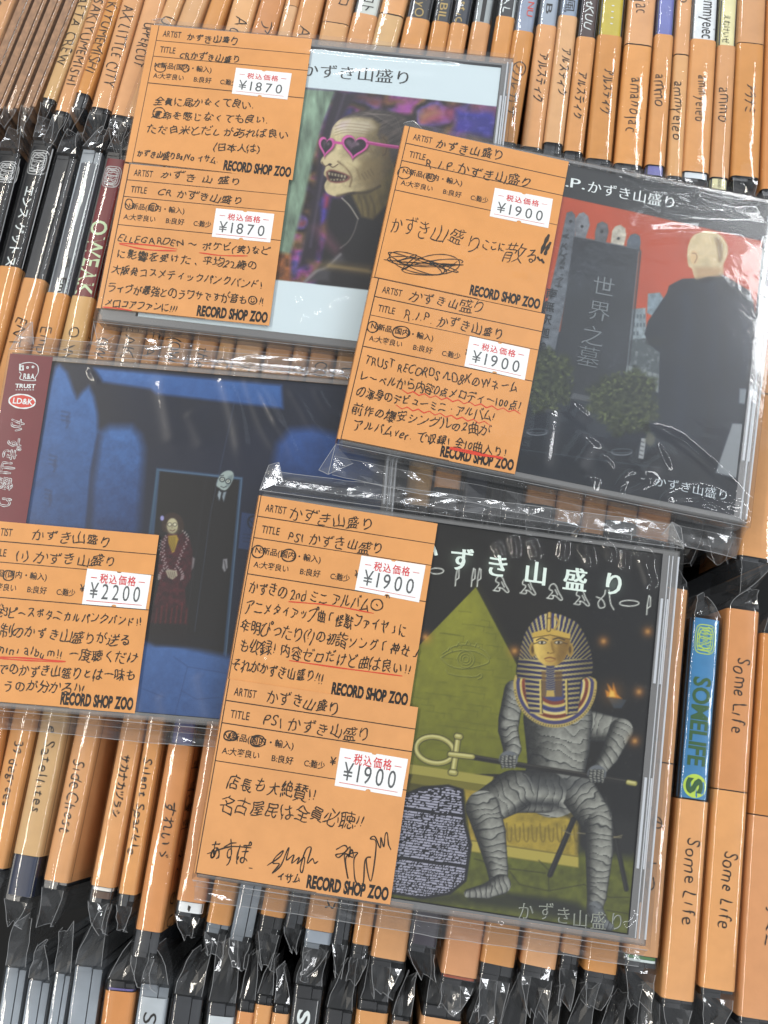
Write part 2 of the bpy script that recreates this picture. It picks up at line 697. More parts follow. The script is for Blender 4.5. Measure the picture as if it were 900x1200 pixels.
# ------------------------------------------------------------------ floor of the bin
fb = MB()
fb.box(-.9, .9, -.7, .9, -.172, -.150)
fl = fb.build("bin_floor", mat("black_board", (20, 20, 21), .7, .3, .15, 40.))
fl['kind'] = 'structure'

# ------------------------------------------------------------------ upright CDs filed in rows
ROWZ = {'A': lambda x: -.004, 'B': lambda x: -.004 + .009 * x / 900.0,
        'C': lambda x: .0005 + .0085 * min(max((x - 200) / 400.0, 0), 1), 'D': lambda x: -.003 + .005 * x / 900.0}
ROWNAME = {'A': 'back row', 'B': 'second row', 'C': 'third row', 'D': 'front row'}
CARDS = {'o': CARD, 't': CARD2, 'd': CARD3, 'p': CARD4}
BASES = {'dark': DARKC, 'black': BLACKC, 'silver': SILVER, 'brown': BROWN}
INKS = {'k': PEN, 'w': SILVERP, 'g': mat("pale_green_print", (196, 216, 176), .5), 'G': mat("green_print", (40, 84, 40), .5),
        'l': mat("lime_print", (178, 206, 70), .5), 'B': INK, 'r': REDINK, 'y': mat("gold_print", (176, 150, 84), .5),
        'q': mat("silver_line_print", (188, 190, 190), .5)}
UPR = []


def U(row, q1, q2, end, bands, look, texts=(), base='dark', side=0, fl=10.0, extra=None):
    UPR.append(dict(row=row, q1=q1, q2=q2, end=end, bands=bands, texts=texts, look=look, base=base, side=side, fl=fl, extra=extra))


def prof_z(x, hw, r):
    ax = abs(x)
    z = -.00018 * (ax / hw) ** 2
    if ax > hw - r:
        k = min((ax - (hw - r)) / r, 1.0)
        z -= r * (1 - math.sqrt(max(1 - k * k, 0)))
    return z


def prof(hw, r, dl, dr, zo=0.0, nf=7):
    xs = []
    for k in range(5):
        xs.append(-hw + r * (1 - math.cos(k / 4 * math.pi / 2)))
    mid = list(np.linspace(-hw + r, hw - r, nf))[1:-1]
    xs = xs + mid + [-a for a in reversed(xs)]
    P = [(x, zo + prof_z(x, hw, r)) for x in xs]
    zl = P[0][1]
    return [(-hw, zl - dl), (-hw, zl - dl * .4)] + P + [(hw, zl - dr * .4), (hw, zl - dr)]


def ordinal(n):
    W_ = ['', 'first', 'second', 'third', 'fourth', 'fifth', 'sixth', 'seventh', 'eighth', 'ninth', 'tenth', 'eleventh', 'twelfth',
          'thirteenth', 'fourteenth', 'fifteenth', 'sixteenth', 'seventeenth', 'eighteenth', 'nineteenth', 'twentieth',
          'twenty-first', 'twenty-second', 'twenty-third', 'twenty-fourth', 'twenty-fifth', 'twenty-sixth', 'twenty-seventh',
          'twenty-eighth', 'twenty-ninth', 'thirtieth']
    return W_[n] if n < len(W_) else '%dth' % n


LEN, DEEP = .125, .142


def flap(mb, hw, y0, sg, L, rs, zt, mi, me, drop=.03):
    """loose folded end of a plastic sleeve; runs from y0 outward (sg) by L"""
    n = 5
    sh = rs.uniform(.3, .75)
    dx = rs.uniform(-.3, .3) * hw * 2
    vd = rs.uniform(.0015, .0045)
    cols = [(-1, -drop), (-1, -.010), (-1, -.0022), (-.80, -.0001), (-.35, 0), (.05, 0), (.40, 0), (.80, -.0001), (1, -.0022), (1, -.010), (1, -drop)]
    jx = [rs.uniform(-.0011, .0011) for _ in cols]
    jz = [rs.uniform(-.0012, .0012) for _ in cols]
    G = np.zeros((n, len(cols), 3))
    for i in range(n):
        u = i / (n - 1)
        k = 1 - sh * max(0, u - .10)
        for j, (cx, cz) in enumerate(cols):
            j_ = u * (1.2 - .2 * u)
            x = cx * hw * k + dx * u * u + jx[j] * j_ + rs.uniform(-.0003, .0003) * min(u * 4, 1)
            z = zt + cz - u * .001 + jz[j] * j_
            if abs(cx) < .5:
                z -= vd * u * (1 - abs(cx))
            elif cz > -.003:
                z += u * .0012
            G[i, j] = (x, y0 + sg * (L * u * (1 + jx[j] * 140 * u)) - sg * (abs(cz) * .10 * u), z + rs.uniform(-.0003, .0003) * min(u * 4, 1))
    mb.grid(G, mi)
    for cj in (3, 7):
        mb.tube(G[:, cj], .00008, me, 4)
    mb.tube(G[-1, 2:9], .00009, me, 4)


def make_upright(c, label):
    y1, a1, b1 = c['q1']
    y2, a2, b2 = c['q2']
    if y1 > y2:
        y1, a1, b1, y2, a2, b2 = y2, a2, b2, y1, a1, b1
    xm = (a1 + b1 + a2 + b2) / 4
    zt = ROWZ[c['row']](xm)
    xc = lambda y: ((a1 + b1) / 2) + ((a2 + b2) - (a1 + b1)) / 2 * (y - y1) / (y2 - y1)
    P1, P2 = on_z(xc(y1), y1, zt), on_z(xc(y2), y2, zt)
    d = P2 - P1
    d /= np.linalg.norm(d)
    Y = -d
    X = np.array([Y[1], -Y[0], 0])
    wa = abs((on_z(b1, y1, zt) - on_z(a1, y1, zt)) @ X)
    wb = abs((on_z(b2, y2, zt) - on_z(a2, y2, zt)) @ X)
    wd = min(max((wa + wb) / 2, .0055), .016)
    hw = wd / 2
    kind, ye = c['end']
    E = on_z(xc(ye), ye, zt)
    C = E + Y * (LEN / 2 if kind == 'lo' else -LEN / 2)
    yl = lambda y: float((on_z(xc(y), y, zt) - C) @ Y)
    th = math.radians(max(0.0, 9.0 - .030 * max(xm, 0)) if c['row'] in 'BC' else 0.0)
    Zd = np.array([-X[0] * math.sin(th), -X[1] * math.sin(th), math.cos(th)])
    Xd = np.array([X[0] * math.cos(th), X[1] * math.cos(th), math.sin(th)])
    O = np.array([C[0], C[1], zt]) - Zd * DEEP
    M = Matrix([[Xd[i], Y[i], Zd[i], O[i]] for i in range(3)] + [[0, 0, 0, 1]])
    root = thing("upright_cd", label, "CD", M, "CD cases filed upright in the rows")
    T = DEEP
    rs = random.Random(int(xm * 7 + ye * 13))
    r = min(.0016, hw * .4)
    # the case: two shells with a seam and end ribs
    cb = MB()
    s_ = hw - .0005
    cb.box(-s_, s_ * .25, -LEN / 2, LEN / 2, 0, T - .0012)
    cb.box(s_ * .25 + .0003, s_, -LEN / 2 + .0004, LEN / 2 - .0004, 0, T - .0015)
    for sg in (-1, 1):
        cb.box(-s_ * .95, s_ * .2, sg * LEN / 2 - .0012, sg * LEN / 2 + .0002, T - .012, T - .0009)
    cb.build("case", BASES[c['base']], root)
    txt = list(c['texts'])
    # printed spine pieces and paper strips
    for (ya, yb, col) in c['bands']:
        la = LEN / 2 if ya is None else min(yl(ya), LEN / 2)
        lb = -LEN / 2 if yb is None else max(yl(yb), -LEN / 2)
        if la - lb < .0005:
            continue
        mb = MB()
        card = isinstance(col, str)
        dl, dr = (.045, .060) if card else (.001, .001)
        zo = T - (.0 if card else .0007)
        hh = hw if card else hw - .0004
        pr = prof(hh, r, dl, dr, zo)
        ny = max(2, int((la - lb) / .012) + 1)
        G = np.array([[(x, y, z) for x, z in pr] for y in np.linspace(la, lb, ny)])
        G[:, 2:-2, 2] += RNG.normal(0, .00003, G[:, 2:-2, 2].shape)
        mb.grid(G, 0)
        used = [INK]
        ink_i = {'B': 1}
        xo = lambda px, y: (px) * abs((on_z(xc(y) + 5, y, zt) - on_z(xc(y) - 5, y, zt)) @ X) / 10
        for t in txt:
            s, t0, t1, hp, ik, hand = t[:6]
            ox = t[6] if len(t) > 6 else 0
            tm = (t0 + t1) / 2
            if not (min(ya if ya is not None else -999, yb if yb is not None else 9999) <= tm <= (yb if yb is not None else 9999)):
                continue
            if ik not in ink_i:
                used.append(INKS[ik])
                ink_i[ik] = len(used)
            sz = abs(yl(t0) - yl(t1)) / abs(t1 - t0) * hp
            if hand and ord(s[0]) < 128:
                sz *= 1.28
            bx = xo(ox, tm) - sz * .36
            if s == '@emblem':
                for q in range(3):
                    k = np.linspace(0, 2 * math.pi, 26)
                    rr = 1 - .2 * q
                    px = xo(ox, tm) + np.sign(np.cos(k)) * abs(np.cos(k)) ** .5 * hp * .42 * rr * sz / hp * 1.0
                    py = yl(tm) + np.sign(np.sin(k)) * abs(np.sin(k)) ** .5 * abs(yl(t0) - yl(t1)) / 2 * rr
                    ribbon(mb, np.stack([px, py], 1), .00028, zo + .00008, ink_i[ik], zf=lambda p: prof_z(p[0], hh, r), cap=False)
                rs2 = random.Random(5)
                for q in range(9):
                    yy = yl(tm) + (q - 4) / 10 * abs(yl(t0) - yl(t1))
                    x0_ = xo(ox, tm) - sz * .3
                    pts = [(x0_ + sz * .6 * i / 7, yy + rs2.uniform(-.0005, .0005)) for i in range(8)]
                    ribbon(mb, pts, .0003, zo + .00008, ink_i[ik], zf=lambda p: prof_z(p[0], hh, r))
                continue
            if s == '@disc':
                k = np.linspace(0, 2 * math.pi, 28, endpoint=False)
                V = [(xo(ox, tm) + sz * .5 * math.cos(q), yl(tm) + sz * .5 * math.sin(q)) for q in k]
                mb.add([(x, y, zo + .00006 + prof_z(x, hh, r)) for x, y in V], [tuple(range(28))], ink_i[ik])
                continue
            if s == '@bar':
                x0_ = xo(ox, tm)
                line(mb, (x0_, yl(t0)), (x0_, yl(t1)), sz, zo + .00006, ink_i[ik], zf=lambda p: prof_z(p[0], hh, r))
                continue
            text(mb, s, (bx, yl(t0)), (bx, yl(t1)), sz, zo + .00014, ink_i[ik], hand=hand,
                 off=(t[7] if len(t) > 7 else 0.0), zf=lambda p: prof_z(p[0], hh, r), wd=(.00046 if hand else None), slant=(rs.uniform(0, .12) if hand else 0))
        if card:
            sd = c['side']
            xs = hw + .00006
            V3 = lambda a, b, z: (xs + z, a, T - b)   # a = along y, b = depth
            if True:
                line_x = lambda p0, p1, wdt: ribbon(mb, np.array([p0, p1], float), wdt, 0, 1, xf=lambda a, b, z: V3(a, b, z), cap=False)
                line_x((la - .0004, .0034), (lb + .0004, .0034), .00042)
                ys = [y for y in (sd if isinstance(sd, (list, tuple)) else ())]
                if not ys:
                    hcard = la - lb
                    fr = [.11, .225, .42] if hcard > .03 else []
                    for f in fr:
                        line_x((la - f * .066, .0034), (la - f * .066, .055), .0004)
                    if hcard > .03:
                        text(mb, "ARTIST", (la - .0048, .0055), (la - .0048, .0125), .0034, 0, 1, xf=lambda a, b, z: V3(a, b, z))
                        text(mb, "TITLE", (la - .0122, .0055), (la - .0122, .0115), .0034, 0, 1, xf=lambda a, b, z: V3(a, b, z))
                        text(mb, "N:新品(国内", (la - .0198, .0048), (la - .0198, .022), .0028, 0, 1, xf=lambda a, b, z: V3(a, b, z), off=.012)
                        text(mb, "A:大変良い", (la - .0250, .0048), (la - .0250, .021), .0028, 0, 1, xf=lambda a, b, z: V3(a, b, z), off=.012)
                        k = np.linspace(0, 6.28, 18)
                        ribbon(mb, np.stack([la - .0190 + .0024 * np.sin(k), .0066 + .0024 * np.cos(k)], 1), .0004, .00001, 1, xf=lambda a, b, z: V3(a, b, z))
                        for q, wtx in enumerate(("やさし", "し、ス", "Gaの", "CD")):
                            if rs.random() < .75:
                                text(mb, wtx, (la - .034 - .0075 * q, .0055), (la - .034 - .0075 * q, .024), .0056, 0, 1, hand=True, wd=.0004, xf=lambda a, b, z: V3(a, b, z))
        nm = "paper_strip" if card else "spine_label"
        mats = ([CARDS[col]] if card else [mat("spine_print_%d_%d_%d" % tuple(col), col, .4, .4, .06, 200.)]) + used
        mb.build(nm, mats, root, smooth=False)
        o = root.children[-1]
        ng = (G.shape[0] - 1) * (G.shape[1] - 1)
        sm = [True] * ng + [False] * (len(o.data.polygons) - ng)
        o.data.polygons.foreach_set("use_smooth", sm)
    # plastic sleeve
    sb = MB()
    hf = hw + .0004
    pr = prof(hf, r + .0002, .05, .05, T + .0005, 13)
    ys_ = np.linspace(LEN / 2 + .001, -LEN / 2 - .001, 21)
    G = np.array([[(x, y, z) for x, z in pr] for y in ys_])
    bl = rs.uniform(.00045, .0011)
    sk = rs.uniform(-.25, .25)
    xx = G[:, 2:-2, 0] / hf
    am = bl * (.55 + .45 * np.array([rs.random() for _ in ys_]))[:, None]
    am[0] = am[-1] = bl * .25
    G[:, 2:-2, 2] += am * np.clip(1 - np.clip(xx - sk * (1 - xx ** 2), -1, 1) ** 2, 0, 1)
    G[1:-1, 3:-3, 2] += np.abs(RNG.normal(0, .00004, G[1:-1, 3:-3, 2].shape))
    sb.grid(G, 0)
    ng = len(sb.f)
    Lf = c['fl'] * MM * rs.uniform(.8, 1.2)
    for sg in (-1, 1):
        hid = (kind == 'lo' and sg == 1) or (kind == 'up' and sg == -1)
        flap(sb, hf, sg * (LEN / 2 + .001), sg, Lf * (.6 if hid else 1), rs, T + .0002, 1, 2)
    # doubled film along the two long folds
    o = sb.build("sleeve", [FILM2, FLAPM, EDGE], root)
    o.data.polygons.foreach_set("use_smooth", [True] * ng + [False] * (len(sb.f) - ng))
    return root


# ---- back row (lower ends face the viewer)
U('A', (0, -14, 16), (55, -36, -3), ('lo', 128), [(None, 124, 'o')], "orange spine with a slanting handwritten name, cut by the left edge", [("Ter hang", -8, 44, 13, 'k', True)])
U('A', (0, 20, 35), (100, -22, -6), ('lo', 122), [], "bare brown spine of a clear case", base='brown')
U('A', (0, 37, 54), (100, -4, 13), ('lo', 124), [], "bare mottled brown spine, wider than its neighbours", base='brown')
U('A', (0, 56, 71), (100, 15, 31), ('lo', 124), [], "bare brown spine with a pale streak", base='brown')
U('A', (0, 74, 90), (100, 35, 49), ('lo', 122), [], "dark brown bare spine beside a tan card", base='brown')
U('A', (0, 92, 107), (115, 50, 64), ('lo', 119), [(None, 115, 't')], "narrow tan spine with two handwritten words in capitals", [("MAFTA CREW", -14, 78, 12, 'k', True)], fl=8)
U('A', (0, 107, 125), (130, 63, 82), ('lo', 133), [(None, 130, 'o')], "orange spine with a long name in capitals", [("ASAKIYUMEMISHI", -12, 101, 12, 'k', True)], fl=12)
U('A', (0, 125, 142), (110, 88, 105), ('lo', 124), [(None, 109, 'o')], "orange spine with capitals and dark clear end", [("KIYUMEMISHI", 2, 86, 12, 'k', True)], fl=10)
U('A', (0, 142, 166), (125, 106, 130), ('lo', 130), [(None, 126, 'o')], "wide orange spine with three handwritten words in capitals", [("AX LITTLE CITY", 6, 102, 14, 'k', True, 1)], fl=12)
U('A', (0, 168, 193), (132, 130, 155), ('lo', 138), [(None, 135, 'o')], "wide orange spine with one word in capitals", [("UPPERCUT", 26, 78, 13, 'k', True, 3)], fl=12)
U('A', (0, 194, 214), (60, 172, 192), ('lo', 142), [(None, 136, 'p')], "pale orange spine with a single letter showing", [("UNDER", 19, 70, 14, 'k', True, 2)])
U('A', (0, 216, 243), (60, 194, 220), ('lo', 145), [(None, 138, 'p')], "broad pale spine without writing above a package")
U('A', (0, 246, 269), (60, 226, 248), ('lo', 148), [(None, 141, 'o')], "blank orange spine left of a large A")
U('A', (0, 272, 302), (60, 256, 284), ('lo', 150), [(None, 144, 'p')], "pale spine with a large handwritten A", [("Ace", 19, 50, 18, 'k', True, 2)])
U('A', (0, 304, 334), (60, 287, 315), ('lo', 152), [(None, 147, 'd')], "plain orange spine with a katakana stroke", [("ア", 23, 42, 16, 'k', True, 2)])
U('A', (0, 336, 349), (60, 321, 335), ('lo', 153), [(None, 6, 'o'), (6.6, 148, 'p')], "narrow pale spine crossed by a card edge")
U('A', (0, 351, 379), (60, 337, 364), ('lo', 155), [(None, 148, 'o')], "orange spine with a small handwritten A", [("Al", 29, 52, 16, 'k', True, 2)])
U('A', (0, 382, 415), (60, 370, 402), ('lo', 157), [(None, 26, 'o'), (27, 152, 'p')], "wide spine of two overlapping cards with a line across", [("ロ", -8, 8, 14, 'k', True, 5)])
U('A', (0, 417, 447), (46, 406, 436), ('lo', 158), [(None, 15, (198, 204, 198)), (16, 154, 'o')], "spine with an orange card below a small white label", [("コト", -8, 14, 15, 'B', False)])
U('A', (0, 448, 478), (46, 436, 466), ('lo', 160), [(None, 16, 'o'), (17.5, 154, 't')], "spine with an orange card above a paler tan card")
U('A', (0, 480, 509), (46, 470, 499), ('lo', 162), [(None, 20, (34, 34, 38)), (21, 158, 'o')], "orange spine with gold lettered black top", [("tOKyO", -26, 19, 13, 'y', False)])
U('A', (0, 511, 532), (50, 502, 523), ('lo', 164), [(None, 24, (44, 48, 54)), (25, 158, 'o')], "narrow orange spine with gold marked grey top", [("ABIL", -12, 24, 11, 'y', False), ])
U('A', (0, 533, 555), (50, 524, 545), ('lo', 166), [(None, 26, (36, 42, 54)), (27, 160, 'o')], "orange spine with navy top lettered in copper script", [("Alistic", -22, 26, 11, 'y', True)])
U('A', (0, 558, 579), (55, 548, 571), ('lo', 168), [(None, 25, (150, 158, 160)), (26, 160, 'o')], "orange spine with grey clear top", [("@bar", -60, 24, 8, 'B', False)])
U('A', (0, 586, 606), (60, 574, 599), ('lo', 170), [(None, 18, (36, 36, 40)), (19, 162, 'o')], "orange spine whose black top has white edges", [("@bar", -60, 18, 3, 'w', False, -8), ("@bar", -60, 18, 3, 'w', False, 8), ("AL", -10, 16, 9, 'w', True)])
U('A', (0, 608, 631), (100, 591, 617), ('lo', 172), [(None, 35, (138, 150, 172)), (36, 166, 'o')], "orange spine with grey blue top, circled letter", [("㋐ルカナ", 72, 140, 15, 'k', True), ("NU", 0, 18, 9, 'r', False, 4)])
U('A', (0, 634, 656), (167, 611, 637), ('lo', 175), [(None, 28, (150, 162, 178)), (29, 172, 'o')], "orange spine with pale blue top and katakana", [("アルスティク", 62, 120, 12, 'k', True), ("B", 2, 16, 9, 'B', False)])
U('A', (0, 657, 680), (170, 637, 660), ('lo', 178), [(None, 17, (140, 156, 178)), (18, 167, 'p')], "pale orange spine with clear dark foot under katakana", [("アルスティク", 56, 112, 12, 'k', True, 2), ("風", -4, 14, 12, 'B', False)], fl=9)
U('A', (0, 682, 703), (173, 661, 685), ('lo', 182), [(None, 42, (62, 40, 36)), (43, 177, 'o')], "orange spine with dark brown top and katakana", [("アルスティク", 84, 140, 12, 'k', True), ("tKUU", 0, 34, 9, 'w', True)])
U('A', (0, 705, 733), (183, 687, 718), ('lo', 190), [(None, 40, (190, 172, 52)), (41, 186, 'o')], "wide orange spine with mustard yellow top", [("アルスティク", 80, 134, 13, 'k', True, 2), ("・・・・", 2, 30, 14, 'w', False)])
U('A', (0, 738, 769), (190, 720, 754), ('lo', 196), [(None, 51.5, 'o'), (53, 192, 'o')], "wide spine of two cards, lower case name", [("amanojac", -40, 17, 17, 'k', True, 2), ("amanojac", 90, 156, 16, 'k', True, 2)])
U('A', (0, 772, 792), (195, 756, 781), ('lo', 204), [(None, 39, (104, 112, 178)), (40, 193, 'o'), (193.5, None, (112, 112, 176))], "orange spine with periwinkle blue at top and foot", [("ammo", 86, 126, 14, 'k', True)])
U('A', (0, 794, 812), (200, 783, 800), ('lo', 208), [(None, 63, 'o'), (64.5, 206, 'p')], "narrow double carded spine lettered downward in small letters", [("ammyeleo", 95, 165, 12, 'k', True), ("eleo", -30, 6, 12, 'k', True)])
U('A', (0, 813, 843), (202, 800, 832), ('lo', 208), [(None, 45, (222, 228, 232)), (46, 201, 'o'), (201.5, None, (214, 224, 232))], "wide orange spine with white printed top and white foot", [("ammyelec", -6, 44, 19, 'B', False, 5), ("ammyeleo", 88, 143, 14, 'k', True, 2)], fl=8)
U('A', (0, 845, 866), (208, 833, 855), ('lo', 221), [(None, 52, (226, 220, 168)), (53, 207.5, 'o'), (208.5, None, (222, 218, 172))], "orange spine with cream top and cream foot", [("えむけいゼ", 16, 50, 8, 'B', False, -2), ("ammo", 102, 144, 15, 'k', True, 1), ("000", 209, 219, 5, 'B', False)])
U('A', (0, 867, 898), (205, 857, 891), ('lo', 208), [(None, 50, 'o'), (51, 206.5, 'o')], "wide orange spine with a black crumpled plastic foot", [("アラナミ", 98, 133, 14, 'k', True, 1)], fl=9)
U('A', (0, 900, 930), (215, 893, 924), ('lo', 226), [(None, 222, 'd')], "deep orange spine cut by the right edge")

# ---- second row
U('B', (178, -5, 24), (273, -29, 0), ('up', 176), [(182, 304, (24, 24, 26)), (305, None, 'o')], "black spine with a silver crest, cut by the left edge", [("@emblem", 188, 212, 25, 'q', False, 3), ("@bar", 182, 304, 1.2, 'q', False, 13)], base='black')
U('B', (166, 35, 62), (312, -4, 24), ('up', 164), [(170, 311, (22, 22, 25)), (312, None, 'o')], "black spine with a silver crest and white katakana", [("@emblem", 175, 203, 25, 'q', False, 1), ("エンス ゲットス", 217, 312, 13, 'w', False, 0, .012), ("ENS", 380, 440, 14, 'k', True), ("@bar", 170, 311, 1.2, 'q', False, 13)], base='black')
U('B', (184, 62, 91), (327, 25, 52), ('up', 182), [(326, None, 'o')], "clear dark spine without print beside a black one", [("ENT", 372, 408, 15, 'k', True), ], base='dark')
U('B', (178, 93, 120), (343, 52, 80), ('up', 175), [(190, 342, (92, 96, 102)), (343, None, 'o')], "clear spine with a white paper strip inside", [("@bar", 190, 342, 15, 'w', False, 4), ("愛", 300, 314, 9, 'B', False, 2), ("Empi", 324, 352, 10, 'B', False, 4, .02), ("Emp", 382, 416, 14, 'k', True)], base='silver')
U('B', (183, 122, 149), (346, 82, 111), ('up', 178), [(185, 346, (112, 40, 44)), (347, None, 't')], "dark red spine with big pale green capitals", [("@emblem", 194, 218, 22, 'q', False, 0), ("OWEAK", 257, 345, 26, 'g', False, 0, .014), ("O W E", 382, 440, 14, 'k', True)], base='black')
_b = [(104, 134, 'o', "OW", 395, 420), (136, 166, 'p', "EAK", 380, 421), (168, 185, 'o', "F.A", 388, 420), (188, 220, 'o', "A(OW", 386, 426), (224, 254, 'o', "the", 407, 432),
      (257, 273, 'p', "C", 419, 432), (276, 308, 'p', "T", 424, 436), (312, 343, 'o', "", 0, 0), (346, 361, 'o', "O", 428, 438), (365, 394, 'o', "CO", 424, 442), (397, 425, 'p', "D", 430, 444), (428, 452, 'o', "", 0, 0)]
_lk = ["orange spine with OW under the white package", "pale spine with EAK under the white package",
       "narrow orange spine lettered with two dotted capitals", "orange spine with a bracket in its lettering", "orange spine with three lower case letters",
       "narrow pale spine showing a single C", "pale orange spine showing a single T", "blank orange spine between two lettered ones", "narrow orange spine showing a round O",
       "orange spine showing two round capitals", "pale spine showing one round capital", "blank orange spine beside the red cover package"]
for (a, b, k, s, t0, t1), lk in zip(_b, _lk):
    sl = -.255 + .10 * (a - 100) / 340
    U('B', (405, a, b), (455, a + 50 * sl, b + 50 * sl), ('up', 186 + .125 * (a - 110)), [(340, None, k), (None, 339, (60, 60, 64))], lk, [(s, t0, t1, 15, 'k', True, 1)] if s else [])
_c = [(472, 502, 600, 't', 592, None, "tan foot left of a black end"), (505, 536, 596, 'o', 572, None, "orange foot with a black clear end"),
      (539, 570, 605, None, 0, (40, 44, 58), "dark blue clear spine foot"), (573, 587, 606, None, 0, None, "narrow black clear spine foot"),
      (589, 612, 608, None, 0, None, "black clear spine foot between black and orange ones"), (615, 650, 611, 'o', 591, None, "orange spine above a long black clear foot"),
      (652, 682, 616, 'o', 612, None, "orange spine foot right of a black clear one"), (685, 711, 628, 'o', 625, None, "narrow orange spine foot"),
      (713, 748, 634, 'o', 611, None, "orange spine with a crumpled black foot"), (750, 788, 638, 'd', 632, None, "broad deep orange foot at the gap's end"),
      (792, 828, 622, None, 0, None, "black clear foot with crumpled plastic under the right package"), (830, 865, 628, None, 0, None, "black clear foot with a folded plastic tail")]
for (a, b, ye, k, ys_, lab, lk) in _c:
    U('B', (600, a, b), (560, a + 5, b + 5), ('lo', ye), ([(None, ys_, k)] if k else []) + ([(None, ye - 4, lab)] if lab else []), lk, [], base='black', fl=9)
U('B', (653, 867, 906), (300, 901, 942), ('lo', 655), [(None, 462, 'o'), (463.5, 653, 'o')], "broad orange spine right of the red cover package", [("メ", 605, 616, 12, 'k', True, 18)], fl=13)

# ---- third row
U('C', (850, -24, 5), (1000, -50, -20), ('lo', 1005), [(None, 1000, 'd')], "orange spine cut by the left edge")
U('C', (857, 8, 39), (1016, -26, 4), ('lo', 1019), [(None, 1016, 'o')], "orange spine with a number and a word", [("39 degrees", 868, 945, 13, 'k', True, 2)])
U('C', (857, 43, 76), (1000, 13, 47), ('lo', 1052), [(None, 1002, 't'), (1003, 1050, (40, 48, 70))], "tan spine with a dark blue clear foot", [("e Satellites", 850, 953, 14, 'k', True, 2)], fl=9)
U('C', (869, 84, 113), (1032, 48, 80), ('lo', 1038), [(None, 1033, 'o')], "orange spine with a wide printed side card showing", [("SideChest", 890, 978, 19, 'k', True, 1)], fl=10)
U('C', (852, 141, 167), (1039, 104, 133), ('lo', 1054), [(None, 1039, 'o'), (1040, 1044, (226, 222, 214)), (1045, 1053, (84, 62, 48))], "orange spine with five katakana and a brown foot", [("サカナカヅラシ", 884, 958, 13, 'k', True, 1)], fl=8)
U('C', (852, 172, 190), (1050, 136, 159), ('lo', 1058), [(None, 1048, 'o')], "narrow orange spine with two handwritten words", [("Silent Sparkle", 888, 1003, 12, 'k', True)], fl=9)
U('C', (857, 199, 229), (1090, 157, 189), ('lo', 1118), [(None, 872, (78, 80, 132)), (873, 1091, 'd')], "orange spine with violet top and a long black foot", [("すれいゞ", 938, 1010, 17, 'k', True, 2)], fl=10)
U('C', (857, 241, 271), (1060, 204, 240), ('lo', 1070), [(None, 1057, 'd'), (1058, None, (228, 232, 234))], "orange spine with a white foot", [("カナ", 1062, 1068, 3, 'k', True)], fl=9)
U('C', (1085, 240, 269), (1060, 245, 274), ('lo', 1090), [(None, 1083, 'o')], "orange spine with silver clear foot", [], base='silver', fl=9)
U('C', (1095, 268, 297), (1060, 275, 304), ('lo', 1099), [], "clear silver spine without a card", [], base='silver', fl=8)
U('C', (1070, 305, 334), (1090, 301, 330), ('lo', 1090), [(None, 1074, 'o')], "short orange foot with a clear black end", [], base='black', fl=10)
U('C', (1060, 337, 360), (1090, 331, 354), ('lo', 1084), [], "narrow clear black spine without a card", [], base='dark', fl=9)
U('C', (1060, 362, 396), (1090, 357, 391), ('lo', 1108), [(None, 1091, 'o'), (1092, 1106, (150, 160, 172))], "orange spine above a silver blue foot", [("ス", 1052, 1066, 16, 'k', True, 8)], base='silver', fl=9)
U('C', (1060, 396, 415), (1090, 391, 411), ('lo', 1103), [], "narrow clear dark spine between two carded ones", [], base='dark', fl=9)
U('C', (1060, 420, 440), (1100, 413, 435), ('lo', 1119), [(None, 1107, 'o')], "narrow orange spine with black pointed foot", [], base='black', fl=10)
U('C', (1060, 444, 485), (1115, 435, 477), ('lo', 1129), [(None, 1124, 'o')], "wide orange spine with a bright reflection", [], base='black', fl=10)
U('C', (1085, 481, 517), (1060, 485, 521), ('lo', 1112), [(None, 1108, (52, 46, 58))], "dark purple clear spine without a card", [], base='dark', fl=9)
U('C', (1085, 525, 568), (1143, 516, 560), ('lo', 1151), [(None, 1144, 'd'), (1145, 1148, (150, 70, 40))], "wide orange foot with a rust edge", [], base='black', fl=9)
U('C', (1100, 568, 608), (1128, 563, 604), ('lo', 1145), [(None, 1131, 'o')], "orange foot with strong glare", [], base='black', fl=12)
U('C', (1090, 617, 659), (1128, 611, 653), ('lo', 1142), [(None, 1133, 'o')], "orange spine with a folded plastic tail", [], base='black', fl=12)
U('C', (1090, 662, 684), (1117, 658, 680), ('lo', 1132), [(None, 1118, 'o')], "narrow orange foot under the mummy package", [], base='black', fl=10)
U('C', (1100, 689, 728), (1135, 685, 724), ('lo', 1148), [(None, 1140, 'o')], "orange spine with wavy plastic edge at its foot", [], base='black', fl=9)
U('C', (683, 770, 808), (1124, 732, 772), ('lo', 1136), [(None, 892, 'o'), (893.5, 1120, 'o'), (1121, 1124.5, (70, 120, 62)), (1125, 1128, (206, 218, 216))], "orange spine with green line at its foot", [("の", 955, 972, 18, 'k', True, 4), ("つ", 1026, 1044, 18, 'k', True, 2), ("し", 1008, 1020, 16, 'k', True, 2)], base='black', fl=11)
U('C', (722, 811, 847), (1170, 775, 815), ('lo', 1178), [(721, 936, (58, 122, 170)), (938, 1172, 'o')], "bright blue spine with green capitals and lime crest",
  [("@emblem", 732, 766, 27, 'l', False, 0), ("TRUST", 740, 752, 8, 'l', False, 0), ("SOMELIFE", 793, 898, 29, 'G', False, 1, .025), ("@disc", 907, 935, 28, 'l', False, 1), ("S", 912, 930, 26, 'G', False, 1, .05), ("Some Life", 981, 1085, 19, 'k', True, 4)], base='black', fl=12)
